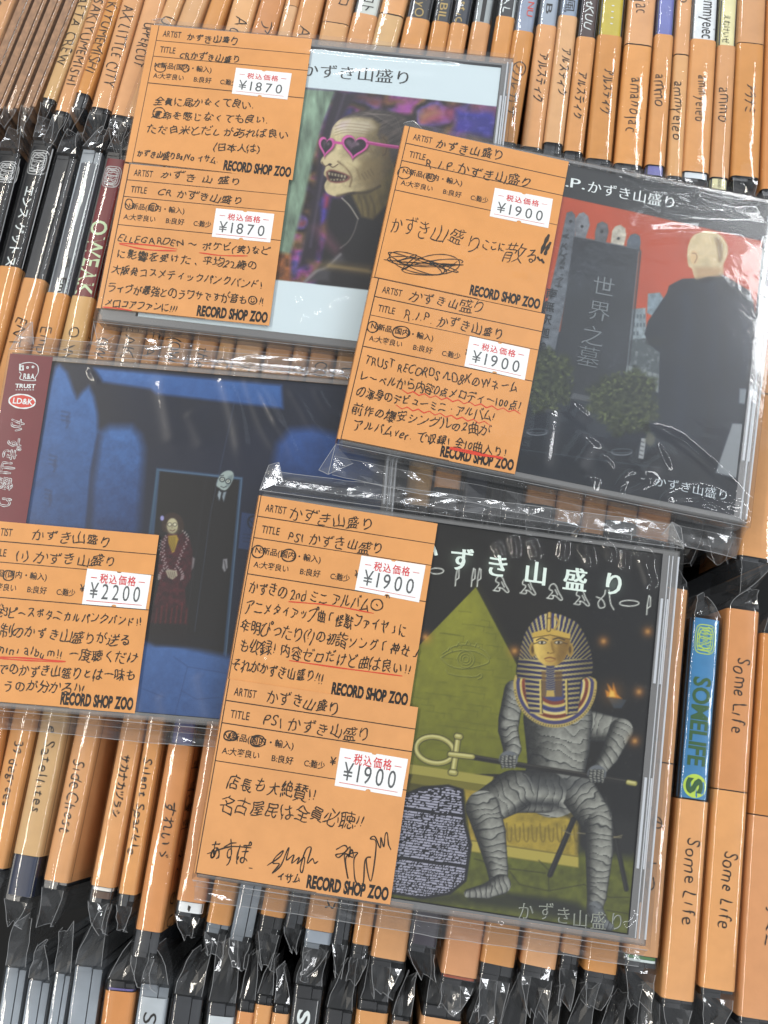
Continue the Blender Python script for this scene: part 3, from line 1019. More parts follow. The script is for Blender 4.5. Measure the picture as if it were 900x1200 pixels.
U('C', (713, 853, 891), (1160, 821, 863), ('lo', 1166), [(714, 926, 'd'), (927.5, 1160, 'o')], "spine of two orange cards with repeated words", [("Some Life", 770, 860, 20, 'k', True, 2), ("Some Life", 997, 1090, 20, 'k', True, 3)], base='black', fl=13)
U('C', (743, 893, 932), (1190, 866, 908), ('lo', 1200), [(744, 956, 'd'), (957.5, 1194, 'd')], "deep orange spine cut by the right edge", [("アミニ", 1060, 1110, 18, 'k', True, 10)], base='black', fl=13)

# ---- front row
U('D', (1150, 2, 29), (1200, -6, 21), ('up', 1136), [], "clear silver spine at the left corner", base='silver', fl=14)
U('D', (1150, 31, 59), (1200, 23, 51), ('up', 1151), [], "clear silver spine with a tall plastic peak", base='silver', fl=14)
U('D', (1150, 61, 82), (1200, 53, 74), ('up', 1143), [], "narrow clear silver spine", base='silver', fl=12)
U('D', (1140, 85, 120), (1200, 76, 112), ('up', 1135), [], "wide clear silver spine left of an orange one", base='silver', fl=16)
U('D', (1163, 122, 158), (1200, 117, 153), ('up', 1152), [(1159, 1161.5, (100, 92, 150)), (1162, None, 'd')], "orange spine with a thin violet edge", base='black', fl=13)
U('D', (1173, 160, 197), (1200, 156, 193), ('up', 1156), [(1170, None, (172, 180, 186))], "silver white spine with a black printed letter", [("SO", 1186, 1230, 24, 'B', False)], base='silver', fl=13)
U('D', (1180, 200, 237), (1200, 197, 234), ('up', 1170), [], "clear black spine right of a silver white one", base='dark', fl=13)
U('D', (1193, 240, 276), (1210, 238, 274), ('up', 1178), [(1192, None, (190, 198, 202))], "grey white label under a tall plastic peak", base='dark', fl=17)
U('D', (1187, 278, 297), (1200, 276, 295), ('up', 1175), [(1186, None, 'd')], "narrow orange spine with a leaning plastic peak", base='black', fl=14)
U('D', (1180, 300, 317), (1200, 297, 314), ('up', 1169), [(1178, None, 'o')], "narrow orange spine left of another narrow one", base='black', fl=13)
U('D', (1190, 319, 338), (1205, 317, 336), ('up', 1180), [(1188, None, 'o')], "narrow orange spine left of the black boxed one", base='black', fl=12)
U('D', (1170, 342, 378), (1200, 338, 374), ('up', 1158), [(1172, None, (30, 31, 34))], "black boxed spine with a white letter", [("S", 1184, 1202, 22, 'w', False, -1, .03), ("@bar", 1172, 1230, 1.2, 'q', False, 13), ("@bar", 1172, 1230, 1.2, 'q', False, -13)], base='black', fl=13)
U('D', (1190, 380, 414), (1205, 378, 412), ('up', 1186), [], "clear black spine right of the boxed one", base='black', fl=15)
U('D', (1190, 417, 455), (1205, 415, 453), ('up', 1176), [(1186, None, 'o')], "orange spine under a pointed plastic peak in the middle", base='black', fl=14)
U('D', (1195, 458, 482), (1210, 456, 480), ('up', 1194), [(1197, None, (150, 118, 90))], "narrow brown labelled spine near the bottom edge", base='black', fl=14)
U('D', (1197, 493, 541), (1212, 491, 539), ('up', 1182), [(1194, None, 'o')], "broad orange spine just entering at the bottom edge", base='black', fl=15)
for k, x in enumerate((546, 583, 621, 660, 700, 741)):
    U('D', (1215, x, x + 33), (1235, x - 2, x + 31), ('up', 1204 + 5 * k), [], "black spine with only its plastic peak showing", base='black', fl=16)

_rows = {}
for c in UPR:
    _rows.setdefault(c['row'], []).append(c)
for rw, cs in _rows.items():
    cs.sort(key=lambda c: (c['q1'][1] + c['q1'][2]) / 2 + {'A': 0, 'B': (405 - c['q1'][0]) * -.2, 'C': (1000 - c['q1'][0]) * -.2, 'D': 0}[rw])
    n = len(cs)
    for i, c in enumerate(cs):
        if i <= n // 2:
            pos = "%s from the left" % ordinal(i + 1) if i else "leftmost"
        else:
            pos = "%s from the right" % ordinal(n - i) if n - i > 1 else "rightmost"
        lb = "%s, %s in %s" % (c['look'], pos.replace(" the", ""), ROWNAME[rw])
        make_upright(c, lb)
        if len(lb.split()) > 16:
            print("LONG", len(lb.split()), lb)


# ------------------------------------------------------------------ the four wrapped CDs lying on top
W_, H_, TH = .143, .1265, .0106


class Flat:
    def __init__(s, X, Y, Zc, yaw, ta, tb, label):
        o = np.array([X, Y, Zc + 362.0]) * MM
        cy, sy = math.cos(math.radians(yaw)), math.sin(math.radians(yaw))
        e1 = np.array([cy, sy, math.radians(ta)])
        e2 = np.array([-sy, cy, math.radians(tb)])
        e1 /= np.linalg.norm(e1)
        e2 -= e1 * (e1 @ e2)
        e2 /= np.linalg.norm(e2)
        n = np.cross(e1, e2)
        C = o + e1 * W_ / 2 - e2 * H_ / 2 - n * TH
        s.R, s.C = np.stack([e1, e2, n], 1), C
        M = Matrix([list(s.R[i]) + [C[i]] for i in range(3)] + [[0, 0, 0, 1]])
        s.root = thing("wrapped_cd", label, "CD", M, "wrapped CDs laid flat on top")
        s.sc = float(np.linalg.norm(s.P(460, 500) - s.P(450, 500)) / 10)

    def P(s, px, py, h=TH):
        n = s.R[:, 2]
        d = ray(px, py)
        t = ((s.C + n * h - CAM_P) @ n) / (d @ n)
        q = s.R.T @ (CAM_P + d * t - s.C)
        return q[:2]

    def px(s, xyz):
        q = (s.C + np.asarray(xyz) @ s.R.T - CAM_P) @ CAM_R
        return 450 + FOC * q[:, 0] / -q[:, 2], 600 - FOC * q[:, 1] / -q[:, 2]

    # -- clear case with its dark tray
    def case(s, tray, x0, x1, y0, y1, rimr=True):
        a, b = W_ / 2 - .0006, H_ / 2 - .0006
        t = MB()
        t.box(-a + .001, x1 + .0030, -b + .0015, b - .0015, .0008, .0084)
        t.box(x1 + .0034, a - .0012, -b + .012, b - .012, .0008, .0050)
        for yy in (-.022, .0, .030):
            t.box(x1 + .0030, a - .0010, yy, yy + .0012, .0045, .0072)
        t.build("tray", tray, s.root)
        l = MB()
        for sg in (-1, 1):
            l.add([(-a, sg * b, .0004), (a, sg * b, .0004), (a, sg * b, .0102), (-a, sg * b, .0102)], [(0, 1, 2, 3)], 1)
            l.add([(sg * a, -b, .0004), (sg * a, b, .0004), (sg * a, b, .0102), (sg * a, -b, .0102)], [(0, 1, 2, 3)], 1)
        z = .0102
        l.add([(x0, y0, z), (x1, y0, z), (x1, y1, z), (x0, y1, z)], [(0, 1, 2, 3)], 0)
        # rim round the window, with bevelled outer edge
        bv = .0007
        o = [(-a + bv, -b + bv), (a - bv, -b + bv), (a - bv, b - bv), (-a + bv, b - bv)]
        i_ = [(x0, y0), (x1, y0), (x1, y1), (x0, y1)]
        oo = [(-a, -b), (a, -b), (a, b), (-a, b)]
        V = [(p[0], p[1], z) for p in i_] + [(p[0], p[1], z) for p in o] + [(p[0], p[1], z - bv) for p in oo]
        F = [(k, (k + 1) % 4, 4 + (k + 1) % 4, 4 + k) for k in range(4)] + [(4 + k, 4 + (k + 1) % 4, 8 + (k + 1) % 4, 8 + k) for k in range(4)]
        l.add(V, F, 1)
        if rimr:
            for xx, r_ in ((a - .0003, .00035), (a - .0022, .0002), (x1 + .0022, .0002)):
                l.tube([(xx, -b + .002, z - .0001), (xx, 0, z), (xx, b - .002, z - .0001)], r_, 2, 6)
            for yy in (-.040, .018):
                l.box(x1 + .0006, x1 + .0014, yy, yy + .028, z - .0012, z + .00012, 2)
                l.box(x1 + .0026, x1 + .0031, yy, yy + .028, z - .0012, z + .00012, 2)
        l.build("lid", [LID, RIM, GLINT], s.root)

    # -- printed cover sheet; paint(canvas) works on the sheet, coordinates read off the photograph
    def cover(s, x0, x1, y0, y1, xfine, bgc, paint, texts=None, step=.00028, name="cover_sheet", z=.0091):
        xs = np.concatenate([np.arange(x0, xfine, .002), np.arange(xfine, x1, step), [x1]])
        ys = np.concatenate([np.arange(y0, y1, step), [y1]])
        X, Y = np.meshgrid(xs, ys)
        pts = np.stack([X.ravel(), Y.ravel(), np.full(X.size, z)], 1)
        u, v = s.px(pts)
        cv = Canvas(u, v, bgc)
        paint(cv)
        n, m = X.shape
        i = np.arange(n * m).reshape(n, m)
        F = np.stack([i[:-1, :-1], i[:-1, 1:], i[1:, 1:], i[1:, :-1]], -1).reshape(-1, 4)
        tb = MB()
        if texts:
            texts(tb, z + .00012)
        nv = len(pts)
        V = np.vstack([pts, np.array(tb.v)]) if tb.v else pts
        me = bpy.data.meshes.new(name)
        me.from_pydata(V.tolist(), [], F.tolist() + [tuple(k + nv for k in f) for f in tb.f])
        me.materials.append(PRINT)
        col = np.ones((len(V), 4), np.float32)
        col[:nv, :3] = lin(np.clip(cv.C, 0, 255))
        if tb.v:
            col[nv:, :3] = lin(np.array(tb.c))
        ca = me.color_attributes.new("Col", 'FLOAT_COLOR', 'POINT')
        ca.data.foreach_set("color", col.ravel())
        me.update()
        o = bpy.data.objects.new(name, me)
        COL.objects.link(o)
        o.parent = s.root
        return o

    # -- orange shop card with printed form, handwriting and a price sticker
    def card(s, zz, quad, writing, sticker, price, h, marks, fold=True, col=SHOPC):
        q = [np.array(zz(*p)) for p in quad]

        def Q(u, v):
            p = (q[0] * (1 - u) + q[1] * u) * (1 - v) + (q[3] * (1 - u) + q[2] * u) * v
            return s.P(p[0], p[1], h)
        k = s.sc
        mb = MB()
        lm = -.045
        lx = -W_ / 2 - .0002
        A, B, C_, D = Q(lm, -.0), Q(1, 0), Q(1, 1), Q(lm, 1)
        A[0] = D[0] = lx if fold else A[0]
        V = [(A[0], A[1], h), (B[0], B[1], h), (C_[0], C_[1], h), (D[0], D[1], h)]
        V += [(x, y, h - .00022) for x, y, _ in V]
        mb.add(V, [(3, 2, 1, 0), (0, 1, 5, 4), (1, 2, 6, 5), (2, 3, 7, 6), (3, 0, 4, 7), (4, 5, 6, 7)], 0)
        if fold:
            lx2 = lx - .0003
            mb.add([(lx, A[1], h), (lx2, A[1], h - .0006), (lx2, A[1], .001), (lx, D[1], h), (lx2, D[1], h - .0006), (lx2, D[1], .001)], [(0, 3, 4, 1), (1, 4, 5, 2)], 0)
        z = h + .00005
        for v in (.11, .225, .42):
            line(mb, Q(0, v), Q(1, v), .00042, z, 1)
        line(mb, Q(0, 0), Q(0, 1), .00042, z, 1)
        line(mb, Q(0, .998), Q(.62, .998), .0003, z, 1)
        text(mb, "ARTIST", Q(.035, .078), Q(.155, .078), 12.5 * k, z, 1, off=.008)
        text(mb, "TITLE", Q(.035, .193), Q(.138, .193), 12.5 * k, z, 1, off=.008)
        text(mb, "N:新品(国内・輸入)", Q(.02, .302), Q(.39, .302), 9.0 * k, z, 1, off=.016)
        text(mb, "A:大変良い", Q(.025, .378), Q(.225, .378), 9.0 * k, z, 1, off=.012)
        text(mb, "B:良好", Q(.285, .378), Q(.40, .378), 9.0 * k, z, 1, off=.012)
        text(mb, "C:難少", Q(.455, .378), Q(.565, .378), 9.0 * k, z, 1, off=.012)
        text(mb, "¥", Q(.585, .352), Q(.62, .352), 12 * k, z, 1, off=.012)
        text(mb, "RECORD SHOP ZOO", Q(.565, .980), Q(.985, .980), 17.8 * k, z, 1, off=.05)
        for wr in writing:
            st, p0, p1, sz = wr[:4]
            text(mb, st, s.P(*zz(*p0), h), s.P(*zz(*p1), h), sz / zz.k * k, z + .00003, 2, hand=True, wd=(wr[4] if len(wr) > 4 else 1.35) * k, slant=.12, jit=1.45)
        for mk in marks:
            kind, pts, wdt, ink = mk
            if kind == 'o':
                cx, cy, rx, ry = pts
                a = np.linspace(.3, 6.9, 34)
                pts = [(cx + rx * math.cos(t) * (1 + .04 * math.sin(3 * t)), cy + ry * math.sin(t) * (1 + .05 * math.cos(2 * t))) for t in a]
            elif kind == 'c':
                pts = smooth_pts(pts, 6)
            elif kind == 'w':
                (xa, ya), (xb, yb), n, am = pts
                pts = [(xa + (xb - xa) * t, ya + (yb - ya) * t + (am if i % 2 else -am)) for i, t in enumerate(np.linspace(0, 1, n))]
            L = np.array([s.P(*zz(*p), h) for p in pts])
            ribbon(mb, L, wdt * k, z + .00005, 3 if ink == 'r' else 2)
        co = mb.build("shop_card", [col, INK, PEN, REDINK], s.root)
        # price sticker
        t = [np.array(zz(*p)) for p in sticker]
        hs = h + .00016

        def S(u, v):
            p = (t[0] * (1 - u) + t[1] * u) * (1 - v) + (t[3] * (1 - u) + t[2] * u) * v
            return s.P(p[0], p[1], hs)
        sb = MB()
        N = 8
        top = [S(.46, 0), S(.48, .035), S(.52, .035), S(.54, 0)]
        bot = [S(.54, 1), S(.53, .955), S(.5, .94), S(.47, .955), S(.46, 1)]
        ring = [S(0, 0)] + top + [S(1, 0), S(1, 1)] + bot + [S(0, 1)]
        n = len(ring)
        sb.add([(p[0], p[1], hs) for p in ring] + [(p[0], p[1], h) for p in ring], [tuple(reversed(range(n)))] + [(i, (i + 1) % n, n + (i + 1) % n, n + i) for i in range(n)], 0)
        hp = np.linalg.norm(t[3] - t[0]) * k
        z = hs + .00004
        text(sb, "税込価格", S(.21, .345), S(.79, .345), hp * .28, z, 1, off=.012, track=.12)
        line(sb, S(.08, .235), S(.175, .235), hp * .03, z, 1)
        line(sb, S(.825, .235), S(.925, .235), hp * .03, z, 1)
        text(sb, price, S(.06, .815), S(.91, .815), hp * .60, z, 2, off=.0, track=.18)
        line(sb, S(.06, .895), S(.93, .895), hp * .024, z, 1)
        sb.build("price_sticker", [WHITE, STRED, STGREY], co)
        return co

    # -- transparent sleeve with creases and folded end flaps
    def sleeve(s, creases, ftop, fbot, ears=(), und=.00010, seed=1):
        a, b = W_ / 2 + .0004, H_ / 2 + .0003
        nx, ny = 250, 220
        xs, ys = np.linspace(-a, a, nx), np.linspace(b, -b, ny)
        X, Y = np.meshgrid(xs, ys)
        edge = np.clip(np.minimum(np.minimum(a - abs(X), b - abs(Y)) / .006, 1), 0, 1)
        Zf = (vnoise(X.ravel() + 1, Y.ravel() + 1, .030, .022, seed, 2).reshape(X.shape) - .5) * und * 3.6
        Zf += (vnoise(X.ravel() + 1, Y.ravel() + 1, .009, .007, seed + 5, 2).reshape(X.shape) - .5) * und * .9
        Zf = (Zf + und * 2) * (.25 + .75 * edge)
        for cr in creases:
            pts, hh, ww = cr[:3]
            L = np.array([s.P(p[0], p[1], TH) for p in smooth_pts(pts, 5)])
            Dm = np.full(X.shape, 1e9)
            Tm = np.zeros(X.shape)
            n = len(L) - 1
            for i in range(n):
                d = L[i + 1] - L[i]
                t = np.clip(((X - L[i, 0]) * d[0] + (Y - L[i, 1]) * d[1]) / (d @ d + 1e-12), 0, 1)
                D = np.hypot(X - L[i, 0] - t * d[0], Y - L[i, 1] - t * d[1])
                m = D < Dm
                Dm[m] = D[m]
                Tm[m] = ((i + t) / n)[m]
            Zf += 1.9 * hh * MM * np.exp(-(Dm / (1.5 * ww * MM)) ** 2) * np.clip(np.sin(np.pi * np.clip(Tm, .03, .97)) * 2.2, 0, 1)
        G = np.stack([X, Y, TH + .00055 + Zf], -1)
        # rounded shoulder into the walls
        sb = MB()
        sb.grid(G, 0)
        ng = len(sb.f)
        for sg, colm in ((-1, G[:, 0]), (1, G[:, -1])):
            o1 = colm + (sg * .0003, 0, -.0004)
            o2 = np.stack([np.full(len(colm), sg * (a + .0004)), colm[:, 1], np.full(len(colm), .0002)], 1)
            sb.grid(np.stack([colm, o1, o2], 1), 0)
        rs = random.Random(seed)
        for sg, rowm, L in ((1, G[0], ftop), (-1, G[-1], fbot)):
            L = L * MM
            base = rowm[::8]
            if L < .001:
                o2 = base.copy(); o2[:, 1] = sg * (b + .0004); o2[:, 2] = .0003
                sb.grid(np.stack([base, o2], 1), 0)
                continue
            n = len(base)
            wob = np.array([rs.uniform(-1, 1) for _ in range(n)])
            wob = np.convolve(np.pad(wob, 2, mode='edge'), [.2, .2, .2, .2, .2], 'valid')
            rows = [base]
            for u, zz_ in ((.12, .0094), (.35, .0075), (.6, .0062), (.82, .0055), (1, .005)):
                r_ = base.copy()
                r_[:, 1] = sg * (b + L * u * (1 + .10 * wob * u))
                r_[:, 2] = zz_ + np.array([rs.uniform(-.0004, .0004) for _ in range(n)])
                r_[:, 0] *= 1 - .01 * u
                rows.append(r_)
            rows = np.array(rows)
            sb.grid(rows, 1)
            low = [rows[-1]]
            for u, zz_ in ((.7, .0028), (.3, .0012), (0, .0004)):
                r_ = base.copy()
                r_[:, 1] = sg * (b + L * u)
                r_[:, 2] = zz_
                low.append(r_)
            sb.grid(np.array(low), 1)
            sb.tube(rows[-1], .00011, 2, 4)
            sb.tube(rows[2], .00006, 2, 4)
            sb.tube(rows[0] + (0, 0, -.0002), .00012, 2, 4)
        for (ex, ey, sx, sy, ln) in ears:
            p0 = np.array([ex * a, ey * b, .0104])
            p1 = np.array([ex * a, ey * (b + ln * MM * .8), .0060])
            tip = np.array([ex * (a + sx * MM), ey * (b + sy * MM), .0066])
            tip2 = tip + (ex * -.0035, ey * .0012, .0012)
            p2 = np.array([ex * (a - .007), ey * (b + ln * MM * .55), .0072])
            sb.add([p0, tip, tip2, p2, p1], [(0, 1, 2, 3), (1, 4, 2), (2, 4, 3)], 1)
            for pa, pb in ((p0, tip), (tip, tip2), (tip2, p2), (tip2, p0)):
                sb.tube([pa, (pa + pb) / 2 + (0, 0, .0003), pb], .00011, 2, 4)
        o = sb.build("sleeve", [FILM, FLAPM, EDGE], s.root)
        o.data.polygons.foreach_set("use_smooth", [True] * ng + [False] * (len(sb.f) - ng))


# ================================================================== package 1: middle left, blue cover (lowest)
PI = Flat(-132.7, 135.9, -349.4, -4.8, 0.0, -.1, "dark blue wrapped CD with maroon spine strip and doorway picture")
zG, zH, z5, zi = Z(0, 400, 2.727), Z(150, 540, 3.75), Z(300, 400, 3), Z(0, 600, 4.5)
PI.case(BLACKC, -W_ / 2 + .0145, W_ / 2 - .0050, -H_ / 2 + .003, H_ / 2 - .0026)


def paint_i(c):
    N = lambda u, v, s, sd=1: vnoise(u, v, s, s, sd, 4)[:, None]
    navy = np.array((15, 22, 40.))
    c.C[:] = navy
    c.C *= (.75 + .5 * N(c.U, c.V, 60, 2))

    def blue(lo=(30, 58, 102), hi=(66, 114, 178), y0=430, y1=650, sd=3):
        def f(u, v, o):
            t = np.clip(1 - (v - y0) / (y1 - y0), 0, 1)[:, None]
            k = t * .8 + .35 * (N(u, v, 9, sd) - .5) + .2 * (N(u, v, 2.2, sd + 3) - .5)
            return np.array(lo) + (np.array(hi) - np.array(lo)) * np.clip(k, 0, 1)
        return f
    # corridor shading bands
    c.poly(zG([(460, 330), (900, 330), (900, 900), (440, 900)]), (17, 24, 44), 14, .8)
    c.poly(zG([(300, 85), (900, 140), (905, 215), (500, 168), (480, 152), (330, 130)]), blue((34, 66, 120), (62, 108, 172), 420, 520, 8), 2.6)
    c.poly(zG([(300, 82), (520, 100), (520, 152), (330, 132)]), lambda u, v, o: o + 26 * N(u, v, 5, 31), 5, .7)
    c.poly(zG([(190, 74), (215, 100), (232, 150), (246, 182), (264, 160), (284, 143), (300, 175), (312, 230), (314, 300), (292, 420), (276, 610), (70, 620), (95, 480), (128, 330), (160, 140), (176, 84)]), blue(), 3.2)
    c.poly(zG([(315, 330), (322, 292), (352, 272), (420, 272), (448, 300), (460, 345), (455, 430), (440, 640), (285, 640), (292, 470)]), blue((26, 46, 86), (66, 114, 178), 495, 640, 5), 6.5)
    c.stroke(zG([(314, 300), (292, 420), (276, 610)]), 1.6, (16, 26, 52), 2.6, .7)
    for (a, b, s_) in ((210, 240, 14), (170, 380, 12), (155, 490, 11)):
        k = zG(a, b)
        for q in range(3):
            c.stroke([(k[0] - s_ / 3, k[1] + q * 5 - 6), (k[0] + s_ / 3, k[1] + q * 5 - 4), (k[0] + 1, k[1] + q * 5 + 3)], 1.6, (34, 44, 72), 1.5, .55)
    c.poly(z5([(60, 420), (75, 360), (120, 310), (200, 305), (290, 330), (420, 420), (420, 520), (60, 470)]), blue((26, 50, 96), (50, 92, 164), 490, 590, 9), 6, .9)
    c.poly([(420, 560), (480, 560), (460, 760), (400, 760)], (26, 38, 66), 5)
    # door
    c.poly(zH([(125, 30), (505, 72), (432, 855), (60, 800)]), (44, 66, 92), .9)
    c.poly(zH([(140, 46), (490, 84), (418, 858), (72, 800)]), (17, 15, 17), .8)
    c.stroke(zH([(345, 70), (290, 470), (245, 800)]), .7, (34, 32, 38), .6)
    c.stroke(zH([(132, 40), (500, 78), (430, 860)]), .8, (96, 124, 146), .6, .8)
    c.stroke(zH([(130, 40), (95, 320)]), 2.6, (56, 86, 108), .8, .8)
    c.poly(zH([(500, 226), (566, 236), (548, 395), (484, 384)]), (38, 56, 92), .7)
    c.ell(*zH(548, 270), 6.5, 8, (18, 26, 44), .7)
    c.ell(*zH(548, 270), 4.6, 6, (38, 56, 92), .7)
    c.stroke(zH([(530, 255), (562, 290)]), 1.2, (18, 26, 44))
    for q in range(3):
        c.stroke(zH([(506, 322 + 16 * q), (548, 327 + 16 * q)]), .9, (24, 34, 58), .6, .7)
    # floor
    c.poly([(100, 880), (140, 742), (190, 752), (262, 768), (300, 772), (300, 900)], blue((36, 62, 108), (66, 102, 158), 740, 900, 12), 5)
    c.poly(zH([(70, 780), (120, 812), (400, 818), (410, 790), (200, 760)]), (16, 16, 22), 3, .95)
    for st in ([(200, 860), (262, 905), (440, 935)], [(262, 905), (235, 1010), (190, 1180)], [(235, 1010), (300, 1048), (400, 1040)], [(60, 1000), (160, 1040)]):
        c.stroke(zH(st), .7, (24, 42, 80), .7, .45)
    # pale head and collar leaning from behind the frame
    c.poly(zH([(392, 85), (412, 55), (440, 42), (462, 52), (462, 80), (442, 118), (420, 132), (402, 120), (388, 108)]), (146, 160, 156), .7, 1, True)
    c.poly(zH([(440, 70), (462, 60), (460, 84), (444, 112), (430, 118)]), (96, 110, 112), 1.2, .8)
    for a, b in ((414, 82), (440, 90)):
        c.ell(*zH(a, b), 3.4, 3.2, (40, 46, 50), .6)
        c.ell(*zH(a, b), 2.0, 1.9, (190, 200, 190), .5)
        c.ell(*zH(a, b), .8, .8, (20, 20, 20), .4)
    c.stroke(zH([(408, 112), (420, 118), (432, 112)]), .8, (40, 40, 44), .5)
    c.stroke(zH([(404, 66), (420, 64)]), .9, (40, 44, 48), .5)
    c.poly(zH([(398, 125), (436, 132), (424, 182), (412, 148), (400, 182), (388, 160)]), (30, 32, 38), .7)
    c.poly(zH([(400, 130), (410, 140), (402, 176), (394, 150)]), (138, 150, 156), .6)
    c.poly(zH([(420, 138), (432, 136), (420, 180), (414, 158)]), (120, 132, 140), .6)
    c.poly(zH([(418, 432), (436, 430), (438, 470), (424, 490), (414, 470)]), (120, 120, 124), .7)
    c.stroke(zH([(424, 440), (430, 478)]), 1, (40, 36, 40), .6)
    c.poly(zH([(282, 420), (294, 430), (288, 468), (276, 486)]), (104, 98, 100), .9)
    # woman in maroon dress
    def dress(u, v, o):
        k = N(u, v, 4, 41)
        return np.array((48, 15, 22)) + (k - .4) * np.array((60, 16, 20))
    c.poly(zH([(150, 340), (180, 318), (240, 312), (272, 345), (284, 400), (276, 520), (250, 560), (262, 720), (95, 712), (120, 600), (140, 520), (130, 470)]), dress, 1)
    c.poly(zH([(110, 640), (262, 640), (264, 800), (80, 800)]), (22, 13, 16), 6, .6)
    for a in range(7):
        x = 120 + a * 22
        c.stroke(zH([(x, 712), (x + 8, 650 - 10 * (a % 3))]), 1.6, (116, 24, 28), 1.2, .55)
    c.poly(zH([(150, 262), (168, 235), (200, 228), (232, 245), (246, 280), (240, 315), (222, 322), (158, 312), (148, 285)]), (46, 32, 26), .9, 1, True)
    c.ell(*zH(195, 285), 6.4, 8.8, (176, 170, 136), .7)
    c.poly(zH([(166, 285), (196, 280), (222, 300), (205, 330), (178, 322)]), (140, 134, 106), 2, .5)
    for a in (180, 208):
        c.ell(*zH(a + (3 if a < 195 else -2), 280), 2.7, 2.4, (70, 66, 56), .5)
        c.ell(*zH(a + (3 if a < 195 else -2), 280), 1.8, 1.6, (196, 190, 160), .5)
    c.stroke(zH([(184, 304), (196, 309), (206, 303)]), .9, (84, 50, 44), .5)
    c.stroke(zH([(194, 284), (193, 295)]), .7, (110, 96, 76), .5)
    c.poly(zH([(176, 330), (214, 326), (222, 345), (204, 400), (194, 405), (178, 360)]), (150, 124, 40), .8)
    for q in range(4):
        c.stroke(zH([(182 + 8 * q, 335), (190 + 5 * q, 395)]), .8, (92, 74, 22), .6, .8)
    for sgn, pts in ((1, [(168, 330), (156, 370), (158, 420), (172, 470), (185, 490)]), (1, [(244, 308), (262, 340), (240, 395), (222, 440), (205, 490)]), (1, [(148, 350), (140, 390), (160, 460)]), (1, [(160, 470), (140, 500), (138, 520)]), (1, [(226, 470), (240, 500), (236, 522)])):
        k = smooth_pts(zH(pts), 6)
        for i, p in enumerate(k):
            c.ell(p[0] + (1 if i % 2 else -1) * .9, p[1], .9, .9, (158, 150, 148), .5, .8)
    c.poly(zH([(164, 482), (186, 478), (214, 484), (218, 505), (196, 522), (176, 512)]), (150, 142, 122), .7)
    for q in range(4):
        c.stroke(zH([(176 + 9 * q, 488), (184 + 8 * q, 512)]), .7, (84, 70, 60), .5)
    c.ell(*zH(150, 252), 2.2, 3, (140, 140, 190), .6)
    c.stroke([(275, 470), (247, 600), (228, 740)], .8, (70, 84, 110), .6, .5)  # bright vertical line of the film above, painted into the print


PI.cover(-W_ / 2 + .0150, W_ / 2 - .0052, -H_ / 2 + .0032, H_ / 2 - .0028, -W_ / 2 + .0151, (15, 22, 40), paint_i)
# maroon spine strip folded round the left edge
ob = MB()
q = [PI.P(*zG(*p), .01035) for p in ((28, 48), (166, 56), (84, 585), (-160, 590))]
xr = [(q[1][0] + q[2][0]) / 2] * 2
b_ = H_ / 2 - .0012
hz = .01036
ob.add([(-W_ / 2, b_, hz), (xr[0], b_, hz), (xr[0], -b_, hz), (-W_ / 2, -b_, hz), (-W_ / 2 - .0003, b_, .0008), (-W_ / 2 - .0003, -b_, .0008)], [(3, 2, 1, 0), (0, 4, 5, 3)], 0)
zt_ = hz + .00005
pp = lambda a, b: PI.P(*zG(a, b), hz)
k_ = PI.sc / 2.727
# emblem: rounded badge with a small animal face and lettering
ribbon(ob, np.array([pp(*p) for p in smooth_pts([(62, 88), (70, 72), (100, 68), (120, 78), (122, 100), (112, 118), (112, 126), (66, 122), (68, 105), (62, 98)], 4)]), 2.2 * k_, zt_, 1)
ribbon(ob, np.array([pp(*p) for p in ((64, 74), (64, 92), (74, 92), (74, 78), (64, 78), (74, 84))]), 5 * k_, zt_, 1)
for a, b in ((88, 84), (106, 82)):
    ribbon(ob, np.array([pp(a + 3 * math.cos(t), b + 3 * math.sin(t)) for t in np.linspace(0, 6.3, 10)]), 3 * k_, zt_, 1)
text(ob, "R&A", pp(74, 120), pp(110, 121), 26 * k_, zt_, 1, off=.02)
text(ob, "TRUST", pp(48, 148), pp(113, 150), 19 * k_, zt_, 1, off=.03)
for q_ in range(7):
    line(ob, pp(50 + 9 * q_, 155), pp(55 + 9 * q_, 155.5), 3.5 * k_, zt_, 1)
el = [pp(71 + 42 * math.cos(t), 192 + 22 * math.sin(t) + 4 * math.cos(t) * .6) for t in np.linspace(0, 2 * math.pi, 40, endpoint=False)]
ob.add([(p[0], p[1], zt_ - .00002) for p in el], [tuple(reversed(range(40)))], 2)
ribbon(ob, np.array(el + el[:2]), 4.5 * k_, zt_, 1, cap=False)
text(ob, "LD&K", pp(40, 198), pp(104, 203), 27 * k_, zt_ + .00002, 1, off=.02)
